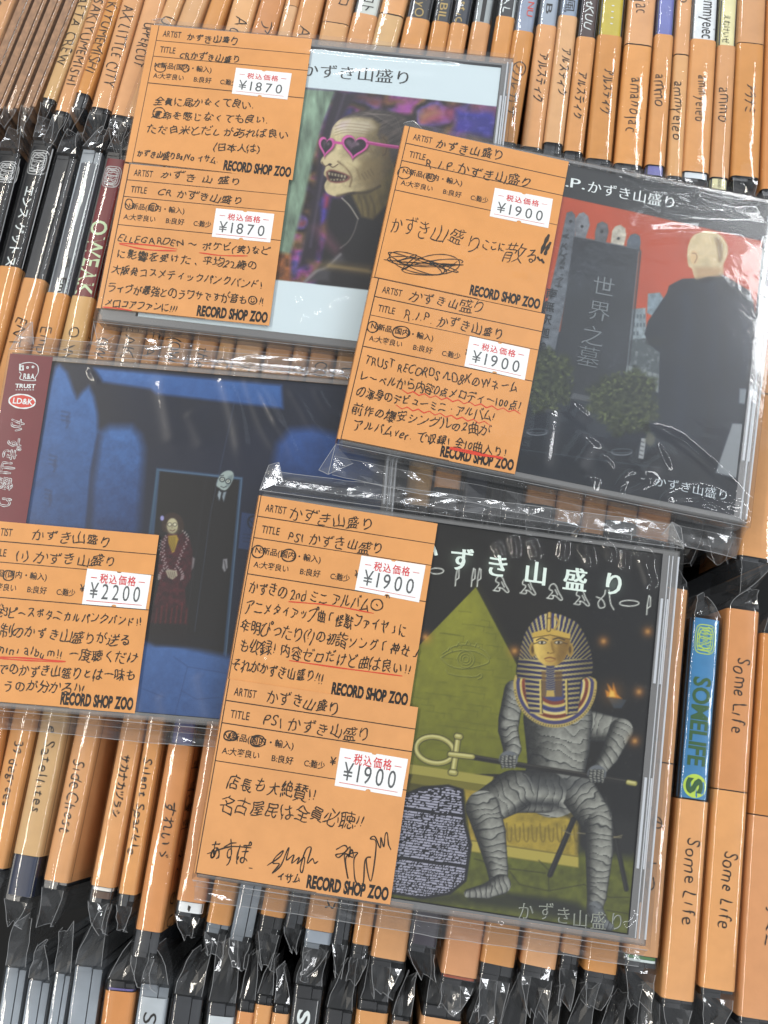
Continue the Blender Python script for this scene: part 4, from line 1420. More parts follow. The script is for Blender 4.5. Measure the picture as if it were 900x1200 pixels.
# large outlined kana down the strip
for ch, (a, b) in zip("かずき山盛り", ((62, 268), (52, 330), (38, 362), (30, 405), (22, 455), (20, 515))):
    c0 = np.array(pp(a, b))
    for st in skeleton(ch):
        S_ = (st - (.5, .38)) * 46 * k_
        L = np.stack([c0[0] + S_[:, 1] * 1.15 - .0006, c0[1] - S_[:, 0]], 1)
        ribbon(ob, L, 6.5 * k_, zt_, 1)
        ribbon(ob, L, 3.2 * k_, zt_ + .00007, 0)
ob.build("spine_strip", [mat("maroon_print", (104, 32, 42), .4, .4, .05, 200.), SILVERP, mat("badge_red", (196, 60, 48), .5)], PI.root)
PI.card(zi, [(-67, 43), (838, 122), (710, 1062), (-200, 988)],
        [("かずき山盛り", (165, 142), (590, 178), 66), ("(i) かずき山盛り", (75, 250), (618, 290), 66),
         ("発3ピースボタニカルパンクバンド!!", (-30, 545), (745, 605), 62), ("制のかずき山盛りが送る", (0, 645), (690, 705), 66),
         ("mini album!! 一度聴くだけ", (-22, 745), (728, 800), 66), ("でのかずき山盛りとは一味も", (-15, 850), (712, 892), 64),
         ("うのが分かる!!!", (10, 940), (448, 958), 64)],
        [(460, 298), (797, 333), (768, 513), (432, 485)], "¥2200", .01048,
        [('o', (45, 335, 28, 28), 1.3, 'k'), ('c', [(0, 765), (130, 770), (345, 788)], 1.5, 'r'), ('c', [(0, 772), (160, 784), (340, 790)], 1.3, 'r')])
PI.sleeve([([zG(515, 95), zG(545, 240), zG(562, 340)], .26, 2.2), ([zG(600, 220), zG(630, 280), zG(662, 350)], .2, 2.0),
           ([zG(703, 108), zG(722, 160), zG(750, 260), zG(772, 400)], .20, 1.4), ([zG(722, 108), zG(765, 220), zG(792, 390)], .20, 1.3),
           ([zG(785, 108), zG(805, 180), zG(850, 290), zG(900, 370)], .20, 1.4), ([zG(808, 125), zG(850, 190), zG(900, 285)], .20, 1.3),
           ([zG(290, 88), zG(300, 115), zG(322, 130)], .2, .8), ([z5(10, 150), z5(60, 260), z5(110, 340), z5(150, 450)], .20, 1.5),
           ([z5(110, 150), z5(160, 230), z5(200, 300), z5(280, 380)], .18, 1.3), ([z5(200, 150), z5(250, 240), z5(310, 280)], .16, 1.2),
           ([(190, 810), (198, 835), (206, 850)], .2, 2.0), ([(236, 785), (243, 815), (252, 850)], .25, 2.2), ([(165, 800), (168, 850)], .2, 1.6)],
          7.5, 6.0, [(-1, 1, -2, 11, 7)], .00005, 3)

# ================================================================== package 2: top left, white cover
CR = Flat(-88.8, 275.0, -353.0, -7.3, 1.5, 1.1, "white bordered wrapped CD picturing a grimacing man in pink heart glasses")
zE, zF = Z(320, 40, 3.214), Z(310, 200, 5.294)
CR.case(DARKC, -W_ / 2 + .0145, W_ / 2 - .0048, -H_ / 2 + .0040, H_ / 2 - .0042)


def paint_c(c):
    N = lambda u, v, s, sd=1, s2=None: vnoise(u, v, s, s2, sd, 4)[:, None]
    area = zE([(100, 198), (420, 228), (845, 272)]) + [(590, 330)] + zF([(700, 746), (640, 740), (60, 676), (-60, 664)]) + zE([(60, 400)])
    pal = np.array([(30, 18, 34), (84, 36, 96), (50, 44, 120), (150, 58, 140), (120, 84, 44), (40, 24, 30), (96, 70, 150), (150, 60, 70)], float)

    def bgf(u, v, o):
        a = np.clip(vnoise(u, v, 34, 26, 5, 2) * 1.3 - .15, 0, .999) * 6
        b = vnoise(u, v, 15, 11, 9, 2)
        i = (a + 2 * b).astype(int) % 8
        f = ((a + 2 * b) % 1)[:, None]
        cc = pal[i] * (1 - f) + pal[(i + 1) % 8] * f
        return (cc * .8 + cc.mean(1, keepdims=True) * .2) * (.35 + 1.0 * N(u, v, 9, 14))
    c.poly(area, bgf, .7)
    # bright magenta and blue neon blocks top right
    c.poly(zE([(470, 260), (540, 255), (520, 300), (440, 310)]), (156, 70, 160), 4, .8)
    c.poly(zE([(600, 280), (700, 270), (690, 330), (560, 330)]), (168, 62, 120), 5, .6)
    c.poly(zE([(690, 285), (835, 290), (835, 390), (680, 370)]), lambda u, v, o: np.array((44, 42, 140)) + 110 * np.clip(N(u, v, 6, 23) - .5, 0, 1), 5, .85)
    c.poly(zE([(545, 300), (610, 275), (640, 300), (560, 335)]), (156, 132, 70), 5, .5)
    c.poly(zE([(305, 232), (350, 230), (470, 250), (400, 275)]), (110, 56, 44), 4, .6)
    # pale curtain at left and dark post
    c.poly(zE([(60, 200), (240, 212), (190, 330), (150, 480), (110, 660), (20, 1000), (-60, 1000)]), lambda u, v, o: np.array((120, 144, 124)) * (.55 + .8 * N(u, v, 8, 33, 26)), 2.5)
    c.poly(zF([(60, 500), (160, 520), (165, 690), (50, 680)]), lambda u, v, o: np.array((120, 70, 34)) * (.4 + 1.1 * N(u, v, 7, 34)), 3)
    c.poly(zE([(235, 215), (318, 225), (250, 330), (222, 480), (160, 860), (95, 880), (160, 560), (175, 400)]), (36, 28, 40), 3)
    c.stroke(zE([(270, 225), (205, 420), (140, 800)]), 2.2, (74, 66, 84), 2.2, .8)
    # dark jacket, neck and lapels
    c.poly(zE([(270, 600), (430, 560), (500, 420), (620, 420), (620, 1100), (130, 1100), (200, 760)]), (26, 23, 25), 2.5)
    c.poly(zF([(385, 130), (440, 170), (400, 300), (350, 330), (345, 200)]), lambda u, v, o: np.array((60, 52, 150)) * (.4 + 1.1 * N(u, v, 6, 44)), 4, .85)
    c.poly(zF([(375, 150), (410, 160), (395, 230), (372, 225)]), (176, 48, 60), 4, .8)
    c.poly(zF([(410, 160), (480, 168), (560, 300), (560, 380), (420, 420), (380, 330)]), (24, 20, 26), 4)
    c.poly(zF([(300, 350), (360, 330), (470, 480), (440, 520), (330, 420)]), (110, 66, 84), 6, .6)
    c.poly(zE([(310, 600), (400, 575), (460, 500), (520, 520), (470, 640), (410, 690), (372, 650)]), lambda u, v, o: np.array((112, 98, 56)) * (.62 + .7 * N(u, v, 9, 45, 20)), 2)
    c.stroke(zF([(480, 170), (530, 220), (580, 298)]), 1.3, (176, 172, 160), .8, .9, True)
    c.stroke(zF([(580, 300), (555, 380), (520, 440), (470, 480)]), 1.2, (116, 112, 108), 1, .8, True)
    c.poly(zF([(250, 690), (330, 610), (400, 560), (480, 520), (500, 560), (410, 620), (400, 690)]), (60, 58, 62), 4)
    c.stroke(zF([(250, 690), (320, 625), (390, 595), (470, 520)]), 2.6, (130, 128, 130), 2.0, .9, True)
    c.poly(zF([(270, 560), (400, 568), (660, 590), (660, 650), (420, 610), (280, 590)]), (96, 80, 48), 5, .75)
    c.stroke(zF([(400, 590), (660, 626)]), 2.0, (156, 136, 92), 3, .7)
    # head
    zY = Z(300, 24, 3)
    c.poly(zY([(470, 330), (560, 330), (560, 700), (400, 700), (440, 560), (480, 450)]), (30, 24, 22), 3)
    def skin(u, v, o):
        t = np.clip((u - 398) / 60, 0, 1)[:, None]
        k = N(u, v, 6, 51) * .6 + N(u, v, 2.2, 52) * .4
        return (np.array((186, 172, 132)) * (1 - t) + np.array((74, 62, 40)) * t) * (.80 + .40 * k)
    c.poly(zY([(262, 402), (272, 372), (300, 345), (345, 330), (420, 322), (490, 335), (500, 420), (490, 500), (462, 545), (430, 590), (380, 606), (330, 604), (286, 618), (250, 606), (240, 580), (250, 556), (238, 540), (244, 512), (228, 500), (232, 484), (252, 462), (256, 430)]), skin, .8, 1, True)
    # neck in shade with folds
    c.poly(zY([(335, 612), (430, 585), (480, 510), (510, 540), (470, 640), (410, 700), (372, 690)]), lambda u, v, o: np.array((96, 84, 50)) * (.55 + .8 * N(u, v, 8, 45, 22)), 2)
    for a in (372, 392, 414):
        c.stroke(zY([(a - 12, 618), (a, 650), (a + 4, 690)]), 1.6, (52, 44, 28), 1.6, .7, True)
    # swept back grey hair
    c.poly(zY([(300, 345), (345, 322), (420, 310), (490, 322), (535, 350), (520, 470), (480, 500), (462, 452), (440, 425), (428, 400), (440, 366), (410, 345), (350, 338)]), lambda u, v, o: np.array((62, 55, 52)) * (.45 + 1.1 * N(u, v + .5 * u, 14, 61, 2.2)), 2.0)
    for q in range(10):
        c.stroke(zY([(330 + 12 * q, 336 - q), (380 + 12 * q, 322 + 2 * q), (430 + 9 * q, 340 + 6 * q)]), .7, (120, 110, 106), .7, .45, True)
    c.poly(zY([(440, 400), (462, 410), (470, 470), (452, 486), (440, 450)]), (92, 74, 48), 2.4, .8)
    c.stroke(zY([(448, 412), (460, 430), (456, 466), (446, 474)]), 1.0, (52, 40, 26), .8, .8, True)
    # forehead light and furrows
    c.poly(zY([(272, 392), (290, 362), (340, 345), (400, 350), (418, 376), (380, 398), (310, 402)]), (206, 196, 176), 4.5, .62)
    c.poly(zY([(276, 378), (300, 355), (330, 350), (312, 380)]), (206, 186, 200), 3, .5)
    for yy in (366, 377, 388, 397):
        c.stroke(zY([(278, yy + 6), (310, yy - 3), (350, yy - 2), (400, yy + 5)]), .7, (112, 92, 70), .7, .55, True)
    # nose, cheek folds, jaw
    c.poly(zY([(256, 455), (286, 470), (292, 500), (276, 512), (246, 512), (232, 500), (236, 482)]), (200, 184, 144), 1.6, .75, True)
    c.stroke(zY([(232, 498), (242, 512), (256, 508), (270, 516), (288, 506)]), 1.1, (66, 48, 36), .6, .9, True)
    c.ell(*zY(260, 506), 2.0, 1.2, (40, 26, 22), .6)
    c.stroke(zY([(288, 496), (318, 520), (336, 552), (330, 584)]), 1.5, (92, 72, 48), 1.2, .85, True)
    c.stroke(zY([(322, 500), (352, 520), (366, 556)]), 1.2, (104, 84, 54), 1.2, .7, True)
    c.poly(zY([(300, 486), (350, 488), (372, 505), (345, 520), (312, 512)]), (206, 192, 148), 3.0, .6, True)
    c.poly(zY([(366, 490), (440, 480), (440, 560), (390, 590), (360, 560)]), (104, 88, 54), 5, .55)
    c.poly(zY([(255, 592), (290, 586), (340, 592), (330, 606), (286, 618), (252, 607)]), (204, 190, 146), 2.0, .5, True)
    c.stroke(zY([(286, 617), (340, 606), (392, 604), (436, 582)]), 2.2, (48, 38, 26), 1.6, .8, True)
    for q in range(4):
        c.stroke(zY([(380 + 12 * q, 455), (392 + 12 * q, 462 + 3 * q)]), .7, (84, 66, 42), .6, .7)
        c.stroke(zY([(372 + 10 * q, 540 - 6 * q), (384 + 10 * q, 560 - 6 * q)]), .8, (70, 56, 36), .8, .6)
    # open grimace with uneven grey teeth
    c.poly(zY([(246, 532), (262, 524), (290, 530), (318, 540), (332, 552), (316, 566), (286, 572), (258, 566), (248, 552)]), (112, 70, 62), 1.0, 1, True)
    c.poly(zY([(251, 536), (264, 530), (290, 535), (316, 545), (322, 553), (306, 562), (284, 566), (260, 561)]), (36, 18, 18), .7, 1, True)
    rq = np.random.default_rng(4)
    for q in range(6):
        a, b = 257 + 11 * q, 537 + 2.2 * q
        c.poly(zY([(a - 4, b - 4), (a + 4, b - 3), (a + 3.4, b + 6 + rq.uniform(-1, 2)), (a - 3.2, b + 5)]), tuple(np.array((168, 158, 130)) * rq.uniform(.75, 1.05)), .6)
    for q in range(5):
        a, b = 264 + 11 * q, 560 + 1.0 * (q % 2)
        c.poly(zY([(a - 4, b - 4), (a + 4, b - 4), (a + 3, b + 3), (a - 3, b + 3)]), tuple(np.array((140, 130, 104)) * rq.uniform(.7, 1.0)), .6)
    # heart shaped glasses
    def heart(cx, cy, sx, sy, col, al=1, so=.6):
        t = np.linspace(0, 2 * math.pi, 40, endpoint=False)
        x = 16 * np.sin(t) ** 3
        y = -(13 * np.cos(t) - 5 * np.cos(2 * t) - 2 * np.cos(3 * t) - np.cos(4 * t))
        ca, sa = math.cos(.16), math.sin(.16)
        X, Y_ = x / 16 * sx, y / 15 * sy
        c.poly([(cx + a * ca - b * sa, cy + a * sa + b * ca) for a, b in zip(X, Y_)], col, so, al)
    for (a, b, sx, sy) in ((247, 440, 29, 37), (347, 441, 48, 44)):
        p = zY(a, b)
        heart(p[0] + .6, p[1] + 1.2, sx / 3 + .6, sy / 3 + .6, (66, 36, 44), .7, 1.2)
        heart(p[0], p[1], sx / 3, sy / 3, (186, 70, 142))
        heart(p[0] - .3, p[1] - .5, (sx - 3) / 3, (sy - 3) / 3, (206, 104, 168), .6)
        heart(p[0], p[1], (sx - 9) / 3, (sy - 10) / 3, (34, 24, 34))
        heart(p[0] - sx / 14, p[1] - 2.2, (sx - 26) / 3, (sy - 26) / 3, (112, 92, 108), .7, 1.6)
        c.glow(p[0] + sx / 12, p[1] - 2, 2.0, (150, 134, 140), .5)
    c.stroke(zY([(272, 428), (304, 432)]), 3.0, (186, 70, 142))
    c.stroke(zY([(394, 430), (440, 438), (500, 446)]), 3.6, (150, 52, 112))
    c.stroke(zY([(394, 426), (440, 434), (500, 442)]), 1.0, (206, 104, 168))
    m = Canvas(c.U, c.V, (0, 0, 0))
    m.poly(area, (1, 1, 1), .7)
    c.C = c.C * m.C + np.array((206, 222, 228.)) * (1 - m.C)


def txt_c(mb, z):
    P = lambda a, b: CR.P(*zE(a, b), .0091)
    text(mb, "CRかずき山盛り", P(10, 146), P(522, 188), 68 / 3.214 * CR.sc, z, off=-.012, serif=.018, col=(46, 48, 48))


CR.cover(-W_ / 2 + .0150, W_ / 2 - .0050, -H_ / 2 + .0044, H_ / 2 - .0046, -.006, (206, 222, 228), paint_c, txt_c)
zc1, zc2 = Z(140, 20, 3.913), Z(110, 180, 3.75)
CR.card(zc1, [(182, 38), (883, 100), (793, 747), (58, 666)],
        [("かずき山盛り", (305, 108), (548, 124), 48), ("CRかずき山盛り", (270, 188), (552, 212), 48), ("全員に届かなくて良い.", (158, 400), (620, 418), 52),
         ("運命を感じなくても良い.", (145, 465), (685, 488), 52), ("ただ白米とだしがあれば良い", (122, 528), (778, 556), 52), ("(日本人は)", (430, 608), (645, 618), 46),
         ("かずき山盛りBa/Vo イサム.", (78, 638), (455, 670), 44)],
        [(535, 232), (790, 258), (770, 378), (515, 350)], "¥1870", .01042,
        [('o', (187, 234, 24, 20), 1.2, 'k'), ('o', (303, 235, 16, 18), 1.2, 'k'), ('o', (182, 440, 28, 26), 1.2, 'k')])
CR.card(zc2, [(159, 45), (858, 111), (770, 756), (32, 680)],
        [("かずき 山 盛り", (290, 106), (650, 140), 46), ("CR かずき山盛り", (278, 184), (655, 222), 46), ("ELLEGARDEN 〜 ポケビ(笑)など", (106, 386), (778, 446), 48),
         ("に影響を受けた、平均22歳の", (95, 456), (718, 510), 50), ("大阪発コスメティックパンクバンド!", (75, 526), (740, 592), 50), ("ライブが最強とのうワサですが音も", (58, 606), (672, 660), 50), ("!!", (722, 662), (748, 664), 50),
         ("メロコアファンに!!!", (46, 668), (366, 698), 46)],
        [(537, 240), (793, 265), (775, 390), (518, 365)], "¥1870", .01068,
        [('o', (155, 223, 17, 24), 1.3, 'k'), ('o', (262, 236, 18, 18), 1.3, 'k'), ('c', [(112, 394), (240, 402), (365, 420)], 1.5, 'r'), ('c', [(115, 398), (230, 422), (362, 428)], 1.6, 'r'),
         ('c', [(465, 436), (560, 448), (675, 450)], 1.3, 'r'), ('c', [(40, 675), (100, 680), (165, 690)], 1.6, 'r'), ('o', (698, 645, 18, 18), 1.4, 'k'),
         ('c', [(690, 648), (698, 655), (706, 648)], 1.3, 'k'), ('c', [(692, 638), (693, 641)], 1.5, 'k'), ('c', [(703, 638), (704, 641)], 1.5, 'k')])
CR.sleeve([([(345, 62), (450, 74), (560, 82)], .16, 1.0), ([(360, 98), (440, 88), (520, 96)], .14, 1.6), ([(390, 365), (395, 357), (412, 352)], .3, .8), ([(352, 376), (362, 372)], .3, .8),
           ([(350, 348), (353, 356)], .3, .6), ([(371, 365), (377, 370)], .3, .7), ([(345, 340), (356, 300), (372, 260)], .12, 1.4)],
          0, 8.5, [(-1, -1, 1, 7, 6), (-1, 1, -.4, 2, 1)], .00009, 11)

# ================================================================== package 3: upper right, red and grey cover
RP = Flat(10.2, 221.1, -339.0, -11.1, -2.3, -1.6, "wrapped CD picturing a bald man from behind before a gravestone and red sky")
zC, zD = Z(600, 200, 3), Z(600, 400, 3)
RP.case(DARKC, -W_ / 2 + .0145, W_ / 2 - .0052, -H_ / 2 + .0030, H_ / 2 - .0024)


def paint_r(c):
    N = lambda u, v, s, sd=1, s2=None: vnoise(u, v, s, s2, sd, 4)[:, None]
    c.C[:] = np.array((20, 27, 38.)) * (.8 + .4 * N(c.U, c.V, 40, 3))
    c.poly(zC([(100, 76), (190, 92), (420, 142), (880, 247), (860, 520), (700, 640), (120, 560)]), lambda u, v, o: np.array((170, 64, 28)) * (.94 + .12 * N(u, v, 26, 4)), .8)
    c.poly(zC([(100, -80), (950, 40), (900, 252), (880, 247), (420, 142), (190, 92), (100, 76)]), (30, 32, 35), .8)
    # grave tablets
    st = lambda base, sd: (lambda u, v, o: np.array(base) * (.72 + .56 * N(u, v, 5, sd)))
    c.poly(zC([(186, 175), (192, 148), (210, 142), (222, 156), (225, 200), (200, 400), (150, 640), (95, 640), (120, 480), (160, 300)]), st((86, 92, 100), 7), .8)
    c.poly(zC([(222, 170), (236, 150), (252, 146), (268, 160), (274, 190), (258, 240), (222, 240)]), st((108, 112, 118), 8), .8)
    c.poly(zC([(292, 215), (300, 186), (318, 178), (336, 188), (340, 215), (328, 262), (290, 258)]), st((82, 84, 88), 9), .8)
    c.poly(zC([(352, 212), (362, 196), (380, 190), (398, 202), (402, 225), (392, 272), (346, 262)]), st((176, 170, 156), 10), .8)
    c.poly(zC([(405, 245), (416, 226), (434, 220), (450, 230), (453, 255), (445, 290), (402, 280)]), st((70, 80, 92), 11), .8)
    for a, b in ((206, 178), (246, 196), (374, 238), (316, 214)):
        c.ell(*zC(a, b), 1.7, 1.7, (28, 30, 34), .6)
    rg = np.random.default_rng(3)
    for k in range(7):
        x, y = 190 - k * 5, 235 + k * 28
        for q in range(3):
            a = rg.uniform(-14, 14, 4)
            c.stroke(zC([(x + a[0], y + a[1]), (x + a[2], y + a[3])]), 1.8, (38, 41, 46), .6, .8)
        if k > 4:
            for q in range(3):
                a = rg.uniform(-11, 11, 4)
                c.stroke(zC([(x + 46 + a[0], y + a[1]), (x + 46 + a[2], y + a[3])]), 1.4, (44, 48, 54), .6, .7)
    # cemetery behind
    c.poly(zC([(420, 486), (470, 482), (474, 600), (520, 640), (400, 640)]), st((120, 132, 138), 14), 1)
    c.poly(zC([(478, 432), (520, 428), (540, 460), (510, 520), (474, 500)]), st((108, 124, 134), 15), 1)
    for k in range(10):
        x, y = 425 + 12 * (k % 4), 505 + 30 * (k // 4)
        c.poly(zC([(x, y), (x + 8, y), (x + 8, y + 14), (x, y + 14)]), (70, 80, 88), .7, .8)
    def grave(u, v, o):
        k = N(u, v, 3.2, 77)
        return np.array((64, 72, 76)) + 130 * np.clip(k - .52, 0, 1)
    c.poly(zD([(385, 0), (535, -20), (530, 180), (385, 110)]), grave, 1.2)
    c.poly(zD([(385, 78), (525, 118), (520, 185), (385, 108)]), (112, 120, 122), 1.2)
    for k in range(8):
        c.stroke(zD([(392 + 17 * k, 80 + 4 * k), (390 + 17 * k, 112 + 6 * k)]), .9, (66, 72, 76), .6, .8)
    # headstone
    def stone(u, v, o):
        k = N(u, v, 3.0, 21) * .3 + N(u, v, 40, 22) * .7
        return np.array((38, 42, 49)) * (.55 + .8 * k) + 170 * np.clip(N(u, v, 2.0, 24) - .66, 0, 1)
    c.poly(zC([(218, 230), (446, 276), (408, 660), (380, 810), (130, 810), (195, 400)]), stone, .9)
    c.stroke(zC([(218, 230), (446, 276), (405, 690)]), 1.2, (96, 102, 108), .8, .8)
    c.stroke(zC([(446, 276), (452, 284), (412, 680)]), 2.4, (40, 44, 50), .8, .8)
    c.poly(zD([(215, 180), (285, 196), (280, 214), (205, 200)]), (84, 88, 92), 1, .7)
    # shrubs
    def bush(u, v, o):
        k = N(u, v, 3.6, 31)
        return np.array((26, 32, 18)) + np.array((70, 76, 42)) * np.clip(k - .42, -.3, 1) * 1.5
    for (a, b, rx, ry) in ((130, 130, 82, 105), (105, 180, 60, 70), (395, 215, 118, 92), (330, 190, 60, 60), (430, 150, 70, 50), (400, 270, 90, 60)):
        p = zD(a, b)
        t = np.linspace(0, 2 * math.pi, 40, endpoint=False)
        rr = 1 + .16 * np.sin(5 * t + a) + .10 * np.sin(11 * t + b) + .06 * np.sin(19 * t)
        c.poly([(p[0] + rx / 3 * q * math.cos(w_), p[1] + ry / 3 * q * math.sin(w_)) for q, w_ in zip(rr, t)], bush, 2.5, .95)
    rl = np.random.default_rng(9)
    for (a, b, rx, ry, n_) in ((130, 135, 80, 100, 150), (395, 210, 118, 92, 210)):
        for q in range(n_):
            t, rr = rl.uniform(0, 6.28), math.sqrt(rl.uniform(.15, 1.25))
            p = zD(a + rx * rr * math.cos(t), b + ry * rr * math.sin(t))
            kk = rl.uniform(.25, 1.25)
            c.ell(p[0], p[1], rl.uniform(1.0, 2.4), rl.uniform(.7, 1.4), (74 * kk, 84 * kk, 44 * kk), .6, .85, rl.uniform(0, 3.1))
    # lower stage
    c.poly(zD([(20, 320), (520, 380), (840, 420), (830, 620), (0, 490)]), lambda u, v, o: np.array((16, 22, 31)) * (.8 + .4 * N(u, v, 20, 35)), 8, .85)
    c.stroke(zD([(30, 380), (520, 445)]), 1, (70, 76, 84), .8, .6)
    for (a, b) in ((88, 318), (386, 388)):
        p = zD(a, b)
        k = np.linspace(.2, 3.0, 14)
        c.stroke([(p[0] + 12 * math.cos(t), p[1] + 4.0 * math.sin(t)) for t in k], 1.0, (150, 156, 162), .6, .8)
        c.stroke([(p[0] + 12 * math.cos(t), p[1] - 1 + 2.4 * math.sin(t)) for t in np.linspace(0, 6.3, 20)], .7, (110, 116, 122), .6, .7)
    c.poly(zD([(455, 340), (472, 342), (462, 414), (444, 410)]), (140, 144, 146), .7)
    for k in range(4):
        c.stroke(zD([(454 - k * 2, 352 + 15 * k), (464 - k * 2, 356 + 15 * k)]), 1.0, (50, 54, 60), .6)
    c.ell(*zD(486, 345), 6, 8, (92, 92, 78), 2, .8)
    # man
    def coat(u, v, o):
        t = np.clip((v - 325) / 260, 0, 1)[:, None]
        return np.array((13, 18, 29)) * (1 - t) + np.array((20, 28, 42)) * t + 4 * (N(u, v, 12, 41) - .5) * 2
    c.poly(zC([(575, 392), (600, 380), (660, 378), (700, 362), (742, 366), (800, 400), (838, 425), (850, 470), (862, 560), (850, 700)]) + zD([(842, 120), (836, 420), (770, 400), (530, 320), (515, 180)]) +
           zC([(520, 640), (485, 612), (466, 575), (478, 530), (512, 480), (545, 430), (552, 405)]), coat, .9)
    c.poly(zC([(515, 560), (560, 500), (550, 620), (530, 642)]), (20, 26, 38), 4, .6)
    c.poly(zC([(615, 300), (620, 262), (640, 226), (690, 212), (735, 228), (757, 262), (758, 296), (744, 330), (738, 372), (690, 372), (650, 384), (640, 372), (632, 345), (620, 335)]), lambda u, v, o: np.array((196, 176, 136)) * (.86 + .24 * N(u, v, 9, 51)), .8, 1, True)
    c.poly(zC([(712, 235), (730, 240), (742, 270), (738, 312), (726, 318), (722, 280)]), (112, 88, 56), 1.6, .75, True)
    c.ell(*zC(640, 305), 4.6, 8.2, (202, 170, 126), .7)
    c.stroke(zC([(634, 290), (646, 292), (650, 306), (642, 324)]), .9, (126, 96, 66), .6, 1, True)
    c.poly(zC([(640, 340), (740, 340), (738, 372), (650, 384)]), (160, 122, 84), 3, .6)
    for st_, w2, cl in (([(612, 440), (616, 540), (604, 640)], 8, (26, 36, 54)), ([(700, 400), (712, 520), (706, 700)], 6, (24, 33, 50)), ([(760, 480), (748, 600), (752, 760)], 3, (8, 12, 20)), ([(560, 430), (545, 520), (548, 620)], 3, (8, 12, 20)), ([(640, 386), (690, 380), (740, 372)], 2.4, (8, 11, 18)), ([(820, 500), (826, 600), (815, 720)], 5, (28, 38, 56)), ([(590, 700), (600, 800), (590, 900)], 7, (24, 33, 50)), ([(690, 760), (700, 860), (680, 960)], 6, (10, 14, 23))):
        c.stroke(zC(st_), w2, cl, w2 * .8 + 1, .7, True)
    c.poly(zC([(742, 440), (850, 470), (862, 640), (760, 680)]), (30, 38, 52), 8, .5)
    # pale panel lower right
    c.poly(zD([(775, 288), (832, 292), (800, 484), (716, 462)]), (134, 140, 144), 1.2, .9)
    c.poly(zD([(800, 165), (830, 168), (826, 222), (798, 218)]), (130, 140, 146), 1.2, .8)
    c.ell(*zD(505, 0), 10, 5, (24, 26, 30), 2)


def txt_r(mb, z):
    P = lambda a, b, zz=zC: RP.P(*zz(a, b), .0091)
    k = RP.sc / 3
    text(mb, "R.I.P.", P(105, 42), P(258, 68), 58 * k, z, off=-.004, serif=.014, col=(222, 230, 230))
    text(mb, "かずき山盛り", P(262, 72), P(578, 134), 56 * k, z, off=-.010, serif=.016, col=(226, 232, 232))
    for ch, (a, b) in zip("世界之", ((318, 400), (303, 486), (280, 574))):
        text(mb, ch, P(a - 41, b + 29.5), P(a + 43, b + 45.5), 86 * k, z, off=-.008, col=(22, 25, 30))
        text(mb, ch, P(a - 42, b + 28), P(a + 42, b + 44), 86 * k, z + .00005, off=-.010, col=(108, 115, 120))
    for ch, (a, b) in zip("南無釈迦牟", ((138, 425), (128, 470), (118, 515), (110, 562), (101, 610))):
        text(mb, ch, P(a - 22, b + 18), P(a + 20, b + 26), 44 * k, z, off=.02, col=(30, 33, 38))
    text(mb, "墓", P(223, 76.5, zD), P(307, 93.5, zD), 86 * k, z, off=-.008, col=(22, 25, 30))
    text(mb, "墓", P(222, 75, zD), P(306, 92, zD), 86 * k, z + .00005, off=-.010, col=(98, 105, 110))
    text(mb, "かずき山盛り", P(498, 505, zD), P(762, 560, zD), 42 * k, z, off=-.012, serif=.01, col=(196, 206, 212))


RP.cover(-W_ / 2 + .0150, W_ / 2 - .0056, -H_ / 2 + .0034, H_ / 2 - .0026, -.016, (34, 42, 54), paint_r, txt_r)
zr1, zr2 = Z(430, 140, 3.6), Z(390, 330, 3.6)
_scr = [(245 + 170 * math.cos(t * 1.0) * (.45 + .5 * abs(math.sin(t * .37))), 608 + 8 * math.cos(t) + 46 * math.sin(t * 1.31) * (.5 + .5 * math.cos(t * .21))) for t in np.linspace(0, 38, 120)]
RP.card(zr1, [(180, 30), (852, 178), (735, 814), (32, 666)],
        [("かずき山盛り", (288, 118), (575, 172), 58, 1.5), ("R.I.P.かずき山盛り", (243, 198), (695, 288), 62, 1.5),
         ("かずき", (92, 470), (262, 500), 100, 1.4), ("山盛り", (262, 500), (478, 560), 100, 1.4), (". ここに", (462, 540), (582, 560), 56, 1.4), ("散", (578, 590), (662, 606), 100, 1.4), ("る", (668, 596), (722, 604), 84, 1.4)],
        [(540, 288), (785, 335), (765, 458), (518, 408)], "¥1900", .01046,
        [('o', (158, 226, 28, 26), 1.2, 'k'), ('o', (270, 246, 17, 17), 1.2, 'k'), ('c', _scr, 1.1, 'k'), ('c', [(72, 592), (130, 596), (210, 572), (150, 640), (300, 655), (380, 600)], 1.1, 'k'),
         ('c', [(766, 490), (750, 525), (736, 562)], 4.2, 'k'), ('c', [(773, 522), (760, 545), (752, 568)], 4.0, 'k'), ('c', [(722, 585), (727, 592)], 5, 'k'), ('c', [(738, 595), (743, 602)], 5, 'k')])
RP.card(zr2, [(193, -12), (896, 137), (768, 812), (34, 665)],
        [("かずき山盛り", (322, 76), (638, 140), 62), ("R.I.P. かずき山盛り", (298, 155), (722, 242), 62), ("TRUST RECORDS /LD&KのWネーム", (132, 350), (778, 472), 60),
         ("レーベルから内容0点メロディー100点!", (110, 416), (792, 544), 54), ("の渾身のデビューミニ・アルバム!", (98, 480), (682, 590), 54), ("前作の爆安シングルの2曲が", (78, 556), (662, 650), 56),
         ("アルバムver. で収録! 全10曲入り!", (84, 622), (732, 740), 54)],
        [(578, 230), (832, 285), (810, 415), (555, 357)], "¥1900", .01072,
        [('o', (168, 192, 22, 24), 1.4, 'k'), ('o', (288, 214, 36, 26), 1.5, 'k'), ('w', ((292, 462), (790, 552), 22, 6), 1.3, 'r'), ('w', ((268, 527), (662, 600), 18, 6), 1.3, 'r'),
         ('c', [(495, 704), (600, 728), (716, 742)], 2.4, 'r'), ('c', [(500, 700), (610, 722), (716, 748)], 2.0, 'r')])
